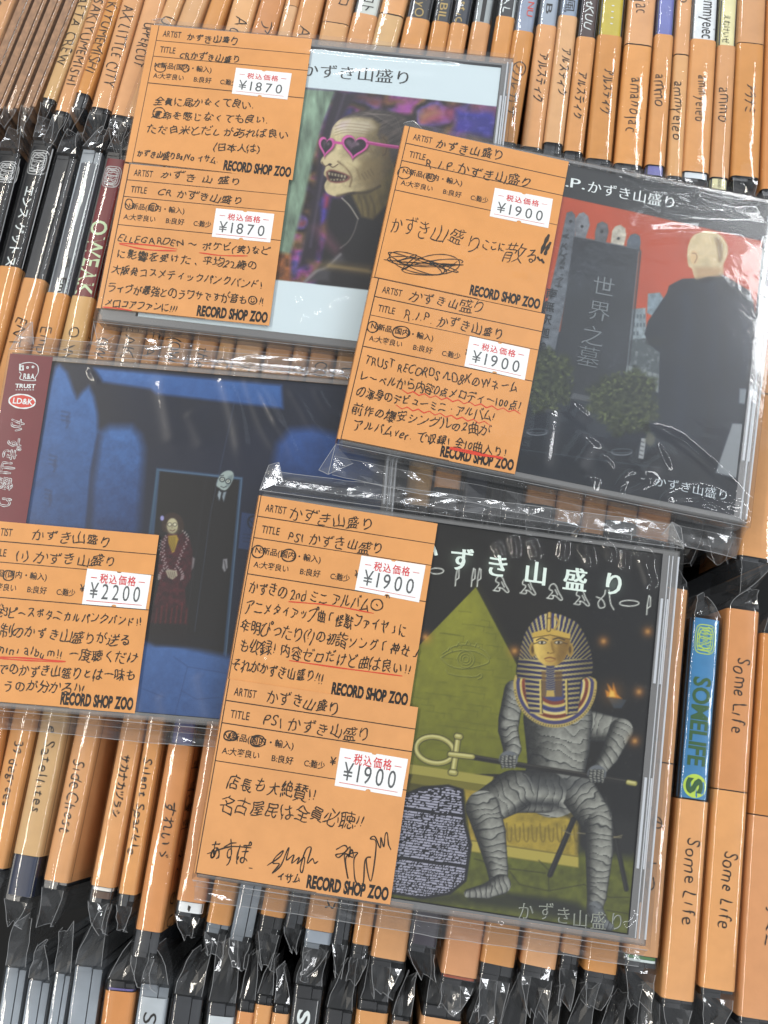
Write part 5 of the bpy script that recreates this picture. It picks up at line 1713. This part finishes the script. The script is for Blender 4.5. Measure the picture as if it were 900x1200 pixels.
RP.sleeve([([zD(480, 290), zD(600, 362), (847, 563), (875, 597)], .32, .8), ([zD(550, 310), zD(700, 440), zD(830, 575)], .32, .8), ([zD(372, 550), zD(385, 505), zD(430, 475), zD(500, 490)], .32, .8),
           ([zD(372, 550), zD(430, 530), zD(500, 492)], .28, .7), ([zD(518, 580), zD(560, 542), zD(650, 520), zD(740, 545), zD(832, 560)], .32, .8), ([zD(640, 540), zD(740, 600), zD(832, 638)], .34, .9),
           ([zD(520, 578), zD(640, 570), zD(830, 592)], .26, .8), ([zD(285, 340), zD(245, 400), zD(212, 450)], .38, 2.4), ([zD(242, 232), zD(205, 280)], .28, 2.4), ([zD(132, 230), zD(118, 330), zD(95, 470)], .32, 2.2),
           ([zD(545, 405), zD(500, 425), zD(440, 480)], .42, 2.6), ([zD(340, 420), zD(320, 440)], .3, 1.6), ([zD(285, 480), zD(270, 530)], .3, 1.6), ([zC(440, 236), zC(560, 226), zC(720, 228), zC(885, 240)], .34, 2.6),
           ([zC(370, 0), zC(460, 40), zC(620, 60), zC(900, 100)], .2, 1.0), ([zC(355, 10), zC(420, 70), zC(560, 130), zC(880, 165)], .16, .9), 
           ([zC(620, 90), zC(760, 130), zC(900, 128)], .26, 1.6)],
          0, 9.5, [(-1, -1, 4, 9, 8), (-1, 1, .8, 2, 1)], .00006, 21)

# ================================================================== package 4: bottom centre, mummy cover (on top)
PS = Flat(-39.9, 81.0, -338.4, -8.2, 1.0, .9, "wrapped CD picturing a seated bandaged figure with striped headdress and green pyramid")
zA, zB = Z(470, 620, 2.647), Z(450, 840, 2.647)
PS.case(BLACKC, -W_ / 2 + .0145, W_ / 2 - .0062, -H_ / 2 + .0032, H_ / 2 - .0022)


def paint_p(c):
    N = lambda u, v, s, sd=1, s2=None: vnoise(u, v, s, s2, sd, 4)[:, None]
    rg = np.random.default_rng(12)
    c.C[:] = np.array((24, 21, 17.)) * (.8 + .4 * N(c.U, c.V, 46, 2))
    c.poly([(640, 640), (800, 660), (760, 1000), (700, 1000), (690, 800)], (18, 18, 20), 25, .8)
    ol = lambda base, sd, a=.3: (lambda u, v, o: np.array(base) * (1 - a / 2 + a * N(u, v, 7, sd)))
    # pyramid with courses of brick
    apex = zA(232, 180)
    def pyr(u, v, o):
        t = np.clip((v - 688) / 200, 0, 1)[:, None]
        return (np.array((128, 128, 38)) * (1 - t) + np.array((98, 100, 28)) * t) * (.9 + .2 * N(u, v, 8, 4))
    c.poly([apex, zA(365, 432), zA(420, 560), zA(420, 760), zA(-60, 760), zA(-60, 480)], pyr, .8)
    c.poly([apex, zA(365, 432), zA(420, 560), zA(330, 560)], (90, 92, 30), 8, .45)
    for k in range(26):
        y = 704 + k * 7.2
        n = rg.integers(2, 5)
        for q in range(n):
            x0 = rg.uniform(480, 610)
            L = rg.uniform(8, 30)
            hw = (y - apex[1]) * .56
            xa, xb = max(x0, apex[0] - hw * 1.35 + 3), min(x0 + L, apex[0] + hw * .92 - 3)
            if xb - xa > 4:
                pts = [(xx, y + (xx - 557) * .13 + rg.uniform(-.5, .5)) for xx in np.linspace(xa, xb, 5)]
                c.stroke(pts, .9, (86, 88, 26), .6, .6)
                if rg.random() < .6:
                    c.stroke([(xb, pts[-1][1]), (xb - .8, pts[-1][1] + 6)], .8, (86, 86, 24), .6, .6)
    # carved eye
    E = lambda pts, w=1.0, cu=True: (c.stroke([(p[0] + .7, p[1] + .9) for p in zA(pts)], w, (64, 66, 22), .6, .85, cu), c.stroke(zA(pts), w * .7, (150, 152, 74), .5, .8, cu))
    E([(122, 398), (155, 380), (200, 374), (245, 384), (272, 410), (235, 425), (190, 432), (150, 422), (122, 398)], 1.2)
    E([(128, 385), (165, 362), (210, 358), (255, 374), (276, 398)], 1.1)
    for r in (26, 17, 9):
        t = np.linspace(0, 2 * math.pi, 26)
        E([(200 + r * math.cos(a), 403 + r * math.sin(a)) for a in t], 1.0, False)
    E([(138, 436), (150, 448), (200, 456), (232, 456), (246, 448), (250, 458), (238, 464)], 1.1)
    for a, b in ((150, 365), (178, 350), (206, 344), (234, 352)):
        E([(a - 6, b + 12), (a, b), (a + 8, b + 12)], .9, False)
    # ledge, bench and floor
    c.poly(zB([(40, 140), (110, 150), (330, 188), (420, 205), (610, 240), (610, 480), (270, 420), (20, 380)]), ol((70, 66, 22), 6), 1)
    c.poly(zB([(40, 142), (105, 150), (340, 186), (330, 214), (90, 178), (40, 172)]), (146, 138, 64), .9)
    c.poly(zB([(90, 178), (330, 214), (330, 240), (80, 205)]), (104, 98, 36), 1)
    c.poly(zB([(250, 225), (420, 250), (604, 280), (604, 470), (272, 420)]), ol((146, 126, 46), 8, .4), 1)
    c.poly(zB([(272, 382), (604, 432), (604, 468), (270, 418)]), (160, 146, 66), .9)
    c.stroke(zB([(272, 384), (604, 434)]), 1.2, (72, 62, 22), .7, .8)
    for k in range(9):
        x = 380 + 26 * k
        c.stroke(zB([(x, 330 + 5 * k % 9), (x + 4, 380), (x + 14, 384), (x + 16, 345)]), 1.2, (84, 70, 26), .9, .7, True)
    c.poly(zB([(270, 418), (604, 468), (604, 400), (780, 420), (770, 680), (0, 560), (40, 420)]), ol((78, 82, 26), 9, .5), 1.5)
    c.poly(zB([(500, 300), (790, 320), (780, 440), (604, 420), (604, 300)]), (30, 30, 30), 6)
    for st in ([(390, 480), (420, 520), (510, 540), (620, 520)], [(510, 490), (512, 535)], [(400, 560), (600, 600)], [(620, 520), (700, 560), (760, 560)], [(280, 440), (380, 470), (500, 485)], [(440, 590), (450, 640)], [(690, 600), (765, 612)], [(480, 445), (520, 485)]):
        c.stroke(zB(st), 1.0, (36, 36, 16), .7, .8)
    c.poly(zB([(240, 555), (380, 548), (560, 570), (660, 610), (640, 650), (420, 600), (260, 580)]), (26, 28, 20), 5, .8)
    c.poly(zB([(360, 548), (600, 580), (660, 640), (500, 600)]), (22, 24, 20), 4, .7)
    c.poly(zB([(100, 560), (230, 545), (250, 580), (60, 575)]), (32, 34, 14), 4, .7)
    # slab covered with three bands of tiny script
    slab = zB([(-20, 262), (64, 238), (120, 216), (200, 210), (246, 224), (254, 330), (273, 396), (256, 510), (205, 552), (120, 566), (10, 548), (-40, 540)])
    def script(u, v, o):
        r = (v - (u - 450) * .13)
        row = np.floor(r / 3.1)
        ph = (r / 3.1 - row)
        top = r < 944
        mid = (r >= 946) & (r < 1003)
        dens = np.where(top, 2.3, np.where(mid, 1.3, 1.1))
        k = hash2(np.floor(u / dens).astype(np.int64), row.astype(np.int64), 5)
        k2 = hash2(np.floor(u / dens).astype(np.int64), (row * 3 + np.floor(ph * 3)).astype(np.int64), 8)
        on = ((k > .18) & (k2 > .2) & (ph > .22) & (ph < .85)).astype(float)
        on *= np.where(np.abs(r - 945) < 1.6, 0, 1) * np.where(np.abs(r - 1003) < 2.2, 0, 1)
        return np.array((26, 26, 32)) + on[:, None] * np.array((128, 128, 138))
    c.poly(slab, (24, 24, 30), 1)
    sl2 = zB([(-20, 270), (66, 246), (120, 224), (198, 218), (238, 230), (246, 332), (262, 396), (248, 506), (200, 544), (120, 558), (10, 540), (-40, 530)])
    c.poly(sl2, script, .7)
    # folding stool legs
    for a, b in (([(588, 318), (560, 385), (515, 490)], 6.5), ([(690, 250), (720, 380), (752, 535)], 5.5)):
        c.stroke(zB(a), b, (24, 23, 24), .8)
        c.stroke([(p[0] - 1, p[1]) for p in zB(a)], 1.0, (62, 60, 58), .7, .7)
    for a in ([(555, 352), (585, 366)], [(600, 360), (735, 375)], [(700, 378), (738, 368)]):
        c.stroke(zB(a), 1.4, (120, 112, 84), .7, .8)
    # bandaged body
    def wrap(seed, lo=(44, 44, 42), hi=(150, 151, 142), per=8.5):
        def f(u, v, q, t):
            w_ = vnoise(u, v, 16, 16, seed, 2)
            ph = t / per + (w_ - .5) * 1.7 + (vnoise(u, v, 5, 5, seed + 9, 2) - .5) * .18 + q * .30
            fr = ph - np.floor(ph)
            k = np.clip(1.08 - np.abs(q + .30) ** 2 * .95, 0, 1) * (.6 + .4 * fr) + (vnoise(u, v, 3, 3, seed + 4, 2) - .5) * .25
            cc = np.array(lo) + (np.array(hi) - np.array(lo)) * np.clip(k, 0, 1)[:, None]
            ln = np.clip(1 - np.minimum(fr, 1 - fr) * per / 1.0, 0, 1)[:, None] * (hash2(np.floor(ph).astype(np.int64), np.zeros(len(ph), np.int64), seed) > .12)[:, None]
            cc = cc * (1 - .88 * ln) + np.array((22, 23, 26)) * .88 * ln
            ed = np.clip((np.abs(q) - .84) / .16, 0, 1)[:, None]
            return cc * (1 - ed * .75) + np.array((22, 23, 26)) * ed * .75
        return f
    r = lambda k: k / 2.647
    c.limb(zB([(652, 30), (735, 42), (700, 120), (668, 165)]), [r(47), r(37), r(29), r(22)], wrap(3))
    c.limb([zA(352, 500), zA(335, 590)] + zB([(385, 40), (398, 100), (390, 128)]), [r(32), r(33), r(31), r(28), r(23)], wrap(5))
    c.limb(zB([(540, 10), (540, 90), (535, 160), (525, 215)]), [r(108), r(99), r(90), r(98)], wrap(7, per=10))
    c.limb(zB([(600, 230), (655, 310), (668, 340)]), [r(58), r(52), r(42)], wrap(9))
    c.limb(zB([(668, 335), (668, 420), (660, 560), (652, 600)]), [r(42), r(43), r(30), r(24)], wrap(11))
    c.limb(zB([(655, 595), (672, 640), (700, 652)]), [r(24), r(24), r(14)], wrap(13, (44, 46, 48), (110, 114, 116)))
    c.limb(zB([(500, 232), (400, 232), (318, 280)]), [r(66), r(66), r(56)], wrap(15, per=9))
    c.limb(zB([(306, 282), (330, 360), (352, 470), (356, 515)]), [r(53), r(48), r(33), r(28)], wrap(17))
    c.limb(zB([(362, 520), (320, 540), (262, 548)]), [r(32), r(24), r(14)], wrap(19, per=6))
    c.poly(zB([(380, 300), (440, 255), (540, 262), (560, 300), (600, 330), (545, 285), (460, 280)]), (22, 23, 26), 4, .75)
    c.poly(zB([(440, 180), (640, 185), (636, 215), (560, 240), (470, 225), (430, 205)]), (40, 42, 46), 6, .5)
    # staff with a looped golden cross at its end
    c.stroke(zB([(272, 125), (520, 165), (762, 204)]), 6.2, (28, 26, 25), .8)
    c.stroke([(p[0], p[1] - 1.6) for p in zB([(272, 125), (520, 165), (762, 204)])], 1.1, (84, 80, 72), .7, .7)
    t = np.linspace(0, 2 * math.pi, 44)
    lp = [zB(158 + 58 * math.cos(a) - 6 * math.sin(a), 103 + 40 * math.sin(a) + 10 * math.cos(a)) for a in t]
    g = lambda pts, w: (c.stroke(pts, w, (46, 44, 22), .7), c.stroke(pts, w - 1.8, (150, 144, 80), .7), c.stroke([(p[0] - .5, p[1] - .9) for p in pts], w * .28, (206, 200, 140), .8, .8))
    g(lp, 7.0)
    g(zB([(230, 62), (222, 120), (214, 172)]), 8.0)
    g(zB([(205, 116), (274, 124)]), 7.4)
    g(zB([(226, 60), (236, 62)]), 8.0)
    g(zB([(208, 172), (220, 174)]), 8.0)
    g(zB([(758, 203), (778, 207)]), 7.2)
    # hands
    for (a, b, sx) in ((386, 132, 1), (660, 176, 1)):
        p = zB(a, b)
        c.ell(p[0], p[1], 11, 10, (96, 100, 104), .8)
        for q in range(4):
            c.limb([(p[0] - 7 + 4.6 * q, p[1] - 3), (p[0] - 7.6 + 4.6 * q, p[1] + 4), (p[0] - 6.6 + 4.4 * q, p[1] + 9)], [2.3, 2.4, 1.8], wrap(23 + q, per=3))
    # broad collar
    cen = zA(478, 470)
    rings = [(1.0, (170, 150, 84)), (.93, (60, 58, 96)), (.85, (196, 176, 104)), (.80, (120, 56, 40)), (.72, (200, 184, 120)), (.66, (56, 60, 110)), (.56, (186, 166, 96)), (.50, (112, 54, 44)), (.42, (60, 64, 104))]
    for k, col in rings:
        P = [(cen[0] + k * 49 * math.cos(a), cen[1] + 2 + k * 53 * abs(math.sin(a)) ** .9) for a in np.linspace(0, math.pi, 30)]
        top = [(cen[0] - k * 47, cen[1] - 6), (cen[0] - 20, cen[1] - 16), (cen[0] + 20, cen[1] - 14), (cen[0] + k * 47, cen[1] - 2)]
        c.poly(P + top, col, .7)
    for a in np.linspace(.15, math.pi - .15, 44):
        for k in (.97, .76, .61):
            p = (cen[0] + k * 49 * math.cos(a), cen[1] + 2 + k * 53 * math.sin(a) ** .9)
            c.ell(p[0], p[1], .8, .9, (40, 36, 40), .5, .6)
    # striped headdress
    def stripes(u, v, o):
        x, y = (u - 645), (v - 763)
        up = v < 772
        ph1 = np.arctan2(np.abs(x) + 1e-6, -(v - 800)) * 13.5
        ph2 = (v + .10 * np.abs(x) - 772) / 5.6 + 1.3
        ph = np.where(up, ph1, ph2)
        f = ph - np.floor(ph)
        k = np.clip((np.abs(f - .5) - .28) * 9 + .5, 0, 1)[:, None]
        sh = np.clip(1.08 - np.abs(x)[:, None] / 80, .55, 1.1)
        return (np.array((52, 50, 92)) * (1 - k) + np.array((198, 182, 124)) * k) * sh * .94
    c.poly(zA([(460, 258), (428, 268), (402, 292), (382, 326), (368, 375), (358, 440), (362, 462), (384, 464), (388, 520), (400, 572), (440, 575), (436, 470), (500, 470), (512, 580), (548, 572), (556, 500), (560, 468), (592, 452), (596, 420), (588, 372), (570, 325), (545, 288), (505, 268)]), stripes, .8)
    c.stroke(zA([(460, 258), (428, 268), (402, 292), (382, 326), (368, 375), (358, 440), (362, 462)]), 1.0, (24, 22, 26), .7, .8, True)
    c.stroke(zA([(505, 268), (545, 288), (570, 325), (588, 372), (596, 420), (592, 452), (560, 468), (554, 540)]), 1.0, (24, 22, 26), .7, .8, True)
    for sx in (432, 512):
        c.stroke(zA([(sx, 470), (sx + 2, 570)]), 2.6, (190, 170, 96), .7)
        c.stroke(zA([(sx + 4, 470), (sx + 6, 570)]), 1.0, (60, 52, 30), .7)
    # face
    def gold(u, v, o):
        t = np.clip((u - 630) / 34, 0, 1)[:, None]
        return (np.array((206, 176, 92)) * (1 - t) + np.array((134, 102, 44)) * t) * (.92 + .16 * N(u, v, 5, 61))
    for ex in (408, 524):
        c.ell(*zA(ex, 374), 4.2, 8.5, (150, 122, 58), .7)
        c.ell(*zA(ex, 374), 1.8, 4.6, (84, 62, 30), .7)
    c.poly(zA([(412, 330), (470, 318), (520, 332), (519, 372), (508, 400), (488, 420), (462, 430), (438, 418), (420, 396), (412, 368)]), gold, .8, 1, True)
    c.poly(zA([(406, 322), (460, 306), (526, 326), (524, 342), (462, 328), (408, 338)]), (186, 154, 70), .8)
    c.stroke(zA([(408, 338), (462, 328), (524, 342)]), 1.0, (70, 52, 26), .6, .9)
    for a, sg in ((437, -1), (489, 1)):
        c.stroke(zA([(a - 17, 345 if sg < 0 else 342), (a, 338), (a + 18, 344)]), 1.3, (40, 34, 30), .6, 1, True)
        c.ell(*zA(a, 352), 5.2, 2.2, (36, 32, 30), .6)
        c.ell(*zA(a, 352), 4.0, 1.5, (214, 204, 176), .5)
        c.ell(*zA(a, 352), 1.5, 1.6, (22, 20, 20), .5)
        c.stroke(zA([(a + 16 * sg, 353), (a + 26 * sg, 356)]), 1.0, (36, 32, 30), .6)
    c.stroke(zA([(466, 350), (470, 372), (474, 382), (462, 386)]), 1.2, (110, 82, 36), .8, .9, True)
    c.ell(*zA(456, 384), 1.0, .8, (70, 48, 24), .5)
    c.poly(zA([(470, 340), (480, 380), (474, 386), (466, 360)]), (120, 92, 40), 1.6, .6)
    c.stroke(zA([(446, 402), (462, 398), (478, 403)]), 1.6, (112, 70, 40), .6, 1, True)
    c.stroke(zA([(449, 408), (462, 411), (475, 408)]), 1.5, (150, 104, 60), .7, .8, True)
    c.poly(zA([(490, 350), (519, 350), (508, 402), (488, 420), (478, 400)]), (104, 78, 36), 3, .6)
    # cobra and vulture on the brow
    for a, b in ((460, 262), (459, 282)):
        c.stroke(zA([(a, b), (a - 1, b + 30)]), 5.2, (60, 46, 24), .7)
        c.stroke(zA([(a, b), (a - 1, b + 30)]), 3.4, (188, 160, 86), .7)
    c.stroke(zA([(478, 272), (488, 290), (476, 312)]), 2.6, (160, 132, 66), .7, 1, True)
    # braided beard
    c.poly(zA([(450, 424), (476, 424), (474, 504), (452, 504)]), (52, 54, 84), .8)
    for k in range(11):
        c.stroke(zA([(450, 430 + 7 * k), (463, 434 + 7 * k), (476, 430 + 7 * k)]), .9, (150, 140, 104), .6, .8)
    c.poly(zA([(452, 500), (474, 500), (478, 520), (448, 520)]), (176, 150, 80), .8)
    c.poly(zA([(436, 440), (449, 440), (450, 520), (436, 520)]), (112, 84, 44), 1, .8)
    c.poly(zA([(477, 440), (500, 440), (500, 520), (477, 520)]), (96, 72, 40), 1, .8)
    # fire bowl
    c.poly(zA([(640, 520), (700, 530), (684, 556), (660, 556)]), (40, 50, 62), 1)
    for st, col in (([(638, 520), (634, 500), (646, 505), (640, 480), (656, 498), (658, 478), (670, 512), (684, 526)], (186, 120, 30)), ([(645, 520), (650, 500), (660, 505), (664, 520)], (236, 206, 100))):
        c.poly(zA(st), col, 1.2)
    c.glow(*zA(656, 508), 13, (190, 120, 40), .4)
    for a, b, z_ in ((628, 348, zA), (765, 318, zA), (738, 505, zA), (352, 378, zA), (75, 335, zA), (778, 75, zB)):
        p = z_(a, b)
        c.glow(p[0], p[1], 7, (190, 122, 50), .55)
        c.glow(p[0], p[1], 2.6, (226, 170, 90), .5)
    for k in range(40):
        c.ell(rg.uniform(690, 765), rg.uniform(690, 980), .7, .7, (92, 92, 92), .5, .5)
    # glow behind the title
    for a, b in ((185, 92), (297, 112), (415, 135), (537, 158), (657, 172)):
        p = zA(a, b)
        c.glow(p[0], p[1], 12, (128, 152, 138), .5)
    # outlined picture signs
    O = lambda pts, cu=True: c.stroke(zA(pts), 1.35, (214, 218, 210), .55, .95, cu)
    el = lambda cx, cy, rx, ry: O([(cx + rx * math.cos(a), cy + ry * math.sin(a)) for a in np.linspace(0, 2 * math.pi, 22)], False)
    el(110, 130, 22, 9)
    el(708, 230, 30, 9)
    for x, y, s_ in ((172, 148, 1), (222, 150, 1), (240, 150, 1), (766, 236, 1.05)):
        O([(x - 4, y + 28 * s_), (x - 2, y), (x + 3, y - 28 * s_), (x + 8, y - 24), (x + 7, y + 4), (x - 2, y + 10)], False)
    for x, y in ((308, 172), (391, 180), (474, 196), (558, 214)):
        O([(x - 18, y + 16), (x - 4, y - 2), (x - 14, y - 10), (x - 10, y - 22), (x, y - 26), (x + 8, y - 18), (x + 14, y - 2), (x + 26, y + 20), (x + 20, y + 24), (x + 6, y + 12), (x - 6, y + 10)])
        O([(x - 2, y + 10), (x - 4, y + 20), (x - 22, y + 18)])
        O([(x + 4, y - 8), (x + 12, y + 8)], False)
    O([(606, 210), (625, 220), (632, 240), (616, 244), (612, 226), (630, 205), (634, 190)])
    O([(645, 190), (650, 230), (660, 250)])


def txt_p(mb, z):
    k = PS.sc / 2.647
    for ch, (a, b) in zip("かずき山盛り", ((75, 72), (185, 95), (297, 115), (415, 138), (537, 158), (657, 172))):
        s_ = 76
        p0, p1 = PS.P(*zA(a - s_ / 2, b + s_ * .30), .0091), PS.P(*zA(a + s_ / 2, b + s_ * .43), .0091)
        text(mb, ch, p0, p1, s_ * k, z, off=.004, serif=.026, col=(222, 236, 226))
    for ch, (a, b) in zip("かずき山盛り", ((440, 608), (502, 608), (556, 622), (608, 632), (664, 638), (722, 640))):
        s_ = 52
        p0, p1 = PS.P(*zB(a - s_ / 2, b + s_ * .30), .0091), PS.P(*zB(a + s_ / 2, b + s_ * .38), .0091)
        text(mb, ch, p0, p1, s_ * k, z, off=-.006, serif=.01, col=(158, 162, 150))
        text(mb, ch, p0 + (.00012, -.0001), p1 + (.00012, -.0001), s_ * k, z + .00005, off=-.024, col=(52, 54, 44))


PS.cover(-W_ / 2 + .0150, W_ / 2 - .0064, -H_ / 2 + .0034, H_ / 2 - .0024, -.019, (24, 21, 17), paint_p, txt_p)
zp1, zp2 = Z(250, 570, 3.214), Z(220, 790, 3.214)
PS.card(zp1, [(180, 35), (845, 140), (738, 840), (56, 735)],
        [("かずき山盛り", (283, 122), (602, 172), 56), ("PS1 かずき山盛り", (275, 206), (640, 256), 54), ("かずきの 2nd ミニ アルバム", (132, 398), (588, 466), 54), ("アニメタイアップ曲「怪獣ファイヤ」に", (118, 470), (728, 562), 54),
         ("年明ぴったり(?)の初詣ソング「神社」", (98, 542), (782, 648), 54), ("も収録! 内容ゼロだけど曲は良い!!", (92, 618), (744, 708), 54), ("それがかずき山盛り!!!", (66, 690), (415, 744), 52), ("\"", (640, 445), (660, 448), 50)],
        [(558, 260), (800, 297), (775, 437), (533, 390)], "¥1900", .01046,
        [('o', (168, 246, 22, 24), 1.5, 'k'), ('o', (284, 260, 26, 24), 1.5, 'k'), ('o', (616, 446, 22, 22), 1.4, 'k'), ('c', [(615, 445), (618, 449)], 1.8, 'k'),
         ('c', [(285, 434), (440, 448), (603, 478)], 1.2, 'r'), ('c', [(288, 656), (480, 684), (710, 714)], 1.3, 'r')])
_g1 = [(300, 720), (345, 690), (360, 665), (330, 690), (322, 712), (345, 715), (318, 750), (350, 722), (372, 670), (382, 655), (372, 700), (400, 680), (392, 712), (420, 690), (412, 715), (440, 690), (432, 745), (424, 730), (445, 662), (465, 655), (450, 712), (470, 695), (478, 712), (490, 705)]
_g2 = [(560, 660), (590, 645), (600, 660), (570, 690), (558, 680), (590, 672), (612, 650), (606, 690), (618, 660), (622, 690), (590, 680), (604, 770), (596, 690), (640, 672), (626, 700), (632, 780), (660, 790), (668, 700), (690, 690), (672, 700), (690, 780), (710, 640), (688, 620), (705, 612), (725, 655), (728, 615), (738, 650), (744, 605), (752, 600), (756, 640), (765, 660)]
PS.card(zp2, [(157, 18), (868, 125), (762, 868), (30, 750)],
        [("かずき山盛り", (295, 100), (572, 150), 52), ("PSI かずき山盛り", (283, 192), (688, 252), 54), ("店長も大絶賛!!", (143, 428), (482, 480), 60), ("名古屋民は全員必聴!!", (118, 510), (664, 582), 60),
         ("あすぽ", (80, 708), (238, 700), 88, 1.5), ("イサム", (335, 776), (426, 782), 34, 1.3)],
        [(575, 277), (830, 320), (805, 463), (553, 420)], "¥1900", .01072,
        [('o', (160, 232, 24, 19), 1.5, 'k'), ('o', (172, 234, 14, 17), 1.3, 'k'), ('o', (264, 252, 28, 22), 1.4, 'k'), ('o', (262, 252, 18, 17), 1.2, 'k'), ('c', _g1, 1.3, 'k'), ('c', _g2, 1.3, 'k'),
         ('c', [(75, 676), (160, 650), (238, 654)], 1.4, 'k'), ('c', [(232, 730), (242, 731)], 1.5, 'k')])
_cz = []
for (a, b, a2, b2, w_) in ((288, 45, 312, 95, 1.3), (343, 20, 352, 92, 1.4), (397, 35, 416, 100, 1.4), (501, 38, 494, 98, 1.5), (560, 45, 586, 120, 1.4), (572, 45, 566, 80, 1.2), (628, 45, 655, 95, 1.1), (690, 65, 684, 130, 1.2), (740, 85, 775, 190, 1.5), (748, 70, 772, 105, 1.0), (724, 62, 736, 88, 1.0)):
    _cz.append(([zA(a, b), zA((a + a2) / 2 + 3, (b + b2) / 2), zA(a2, b2)], .55, w_ * .9))
PS.sleeve(_cz + [([zp1(330, 50), zp1(380, 70), zp1(420, 85)], .2, .8), ([zp1(195, 640), zp1(220, 650), zp1(250, 650)], .22, .9), ([zA(705, 490), zA(820, 510)], .12, .5), ([zA(600, 40), zA(640, 90), zA(690, 95)], .14, .5),
                 ([zB(160, 640), zB(180, 600)], .2, 1.2), ([zB(355, 610), zB(365, 640)], .2, .6), ([zB(780, 600), zB(740, 640)], .25, 1.0)],
          9.0, 6.5, [(-1, 1, -1.0, 10, 9), (1, 1, -.5, 8, 8)], .00005, 31)

bpy.data.objects.remove(_to)
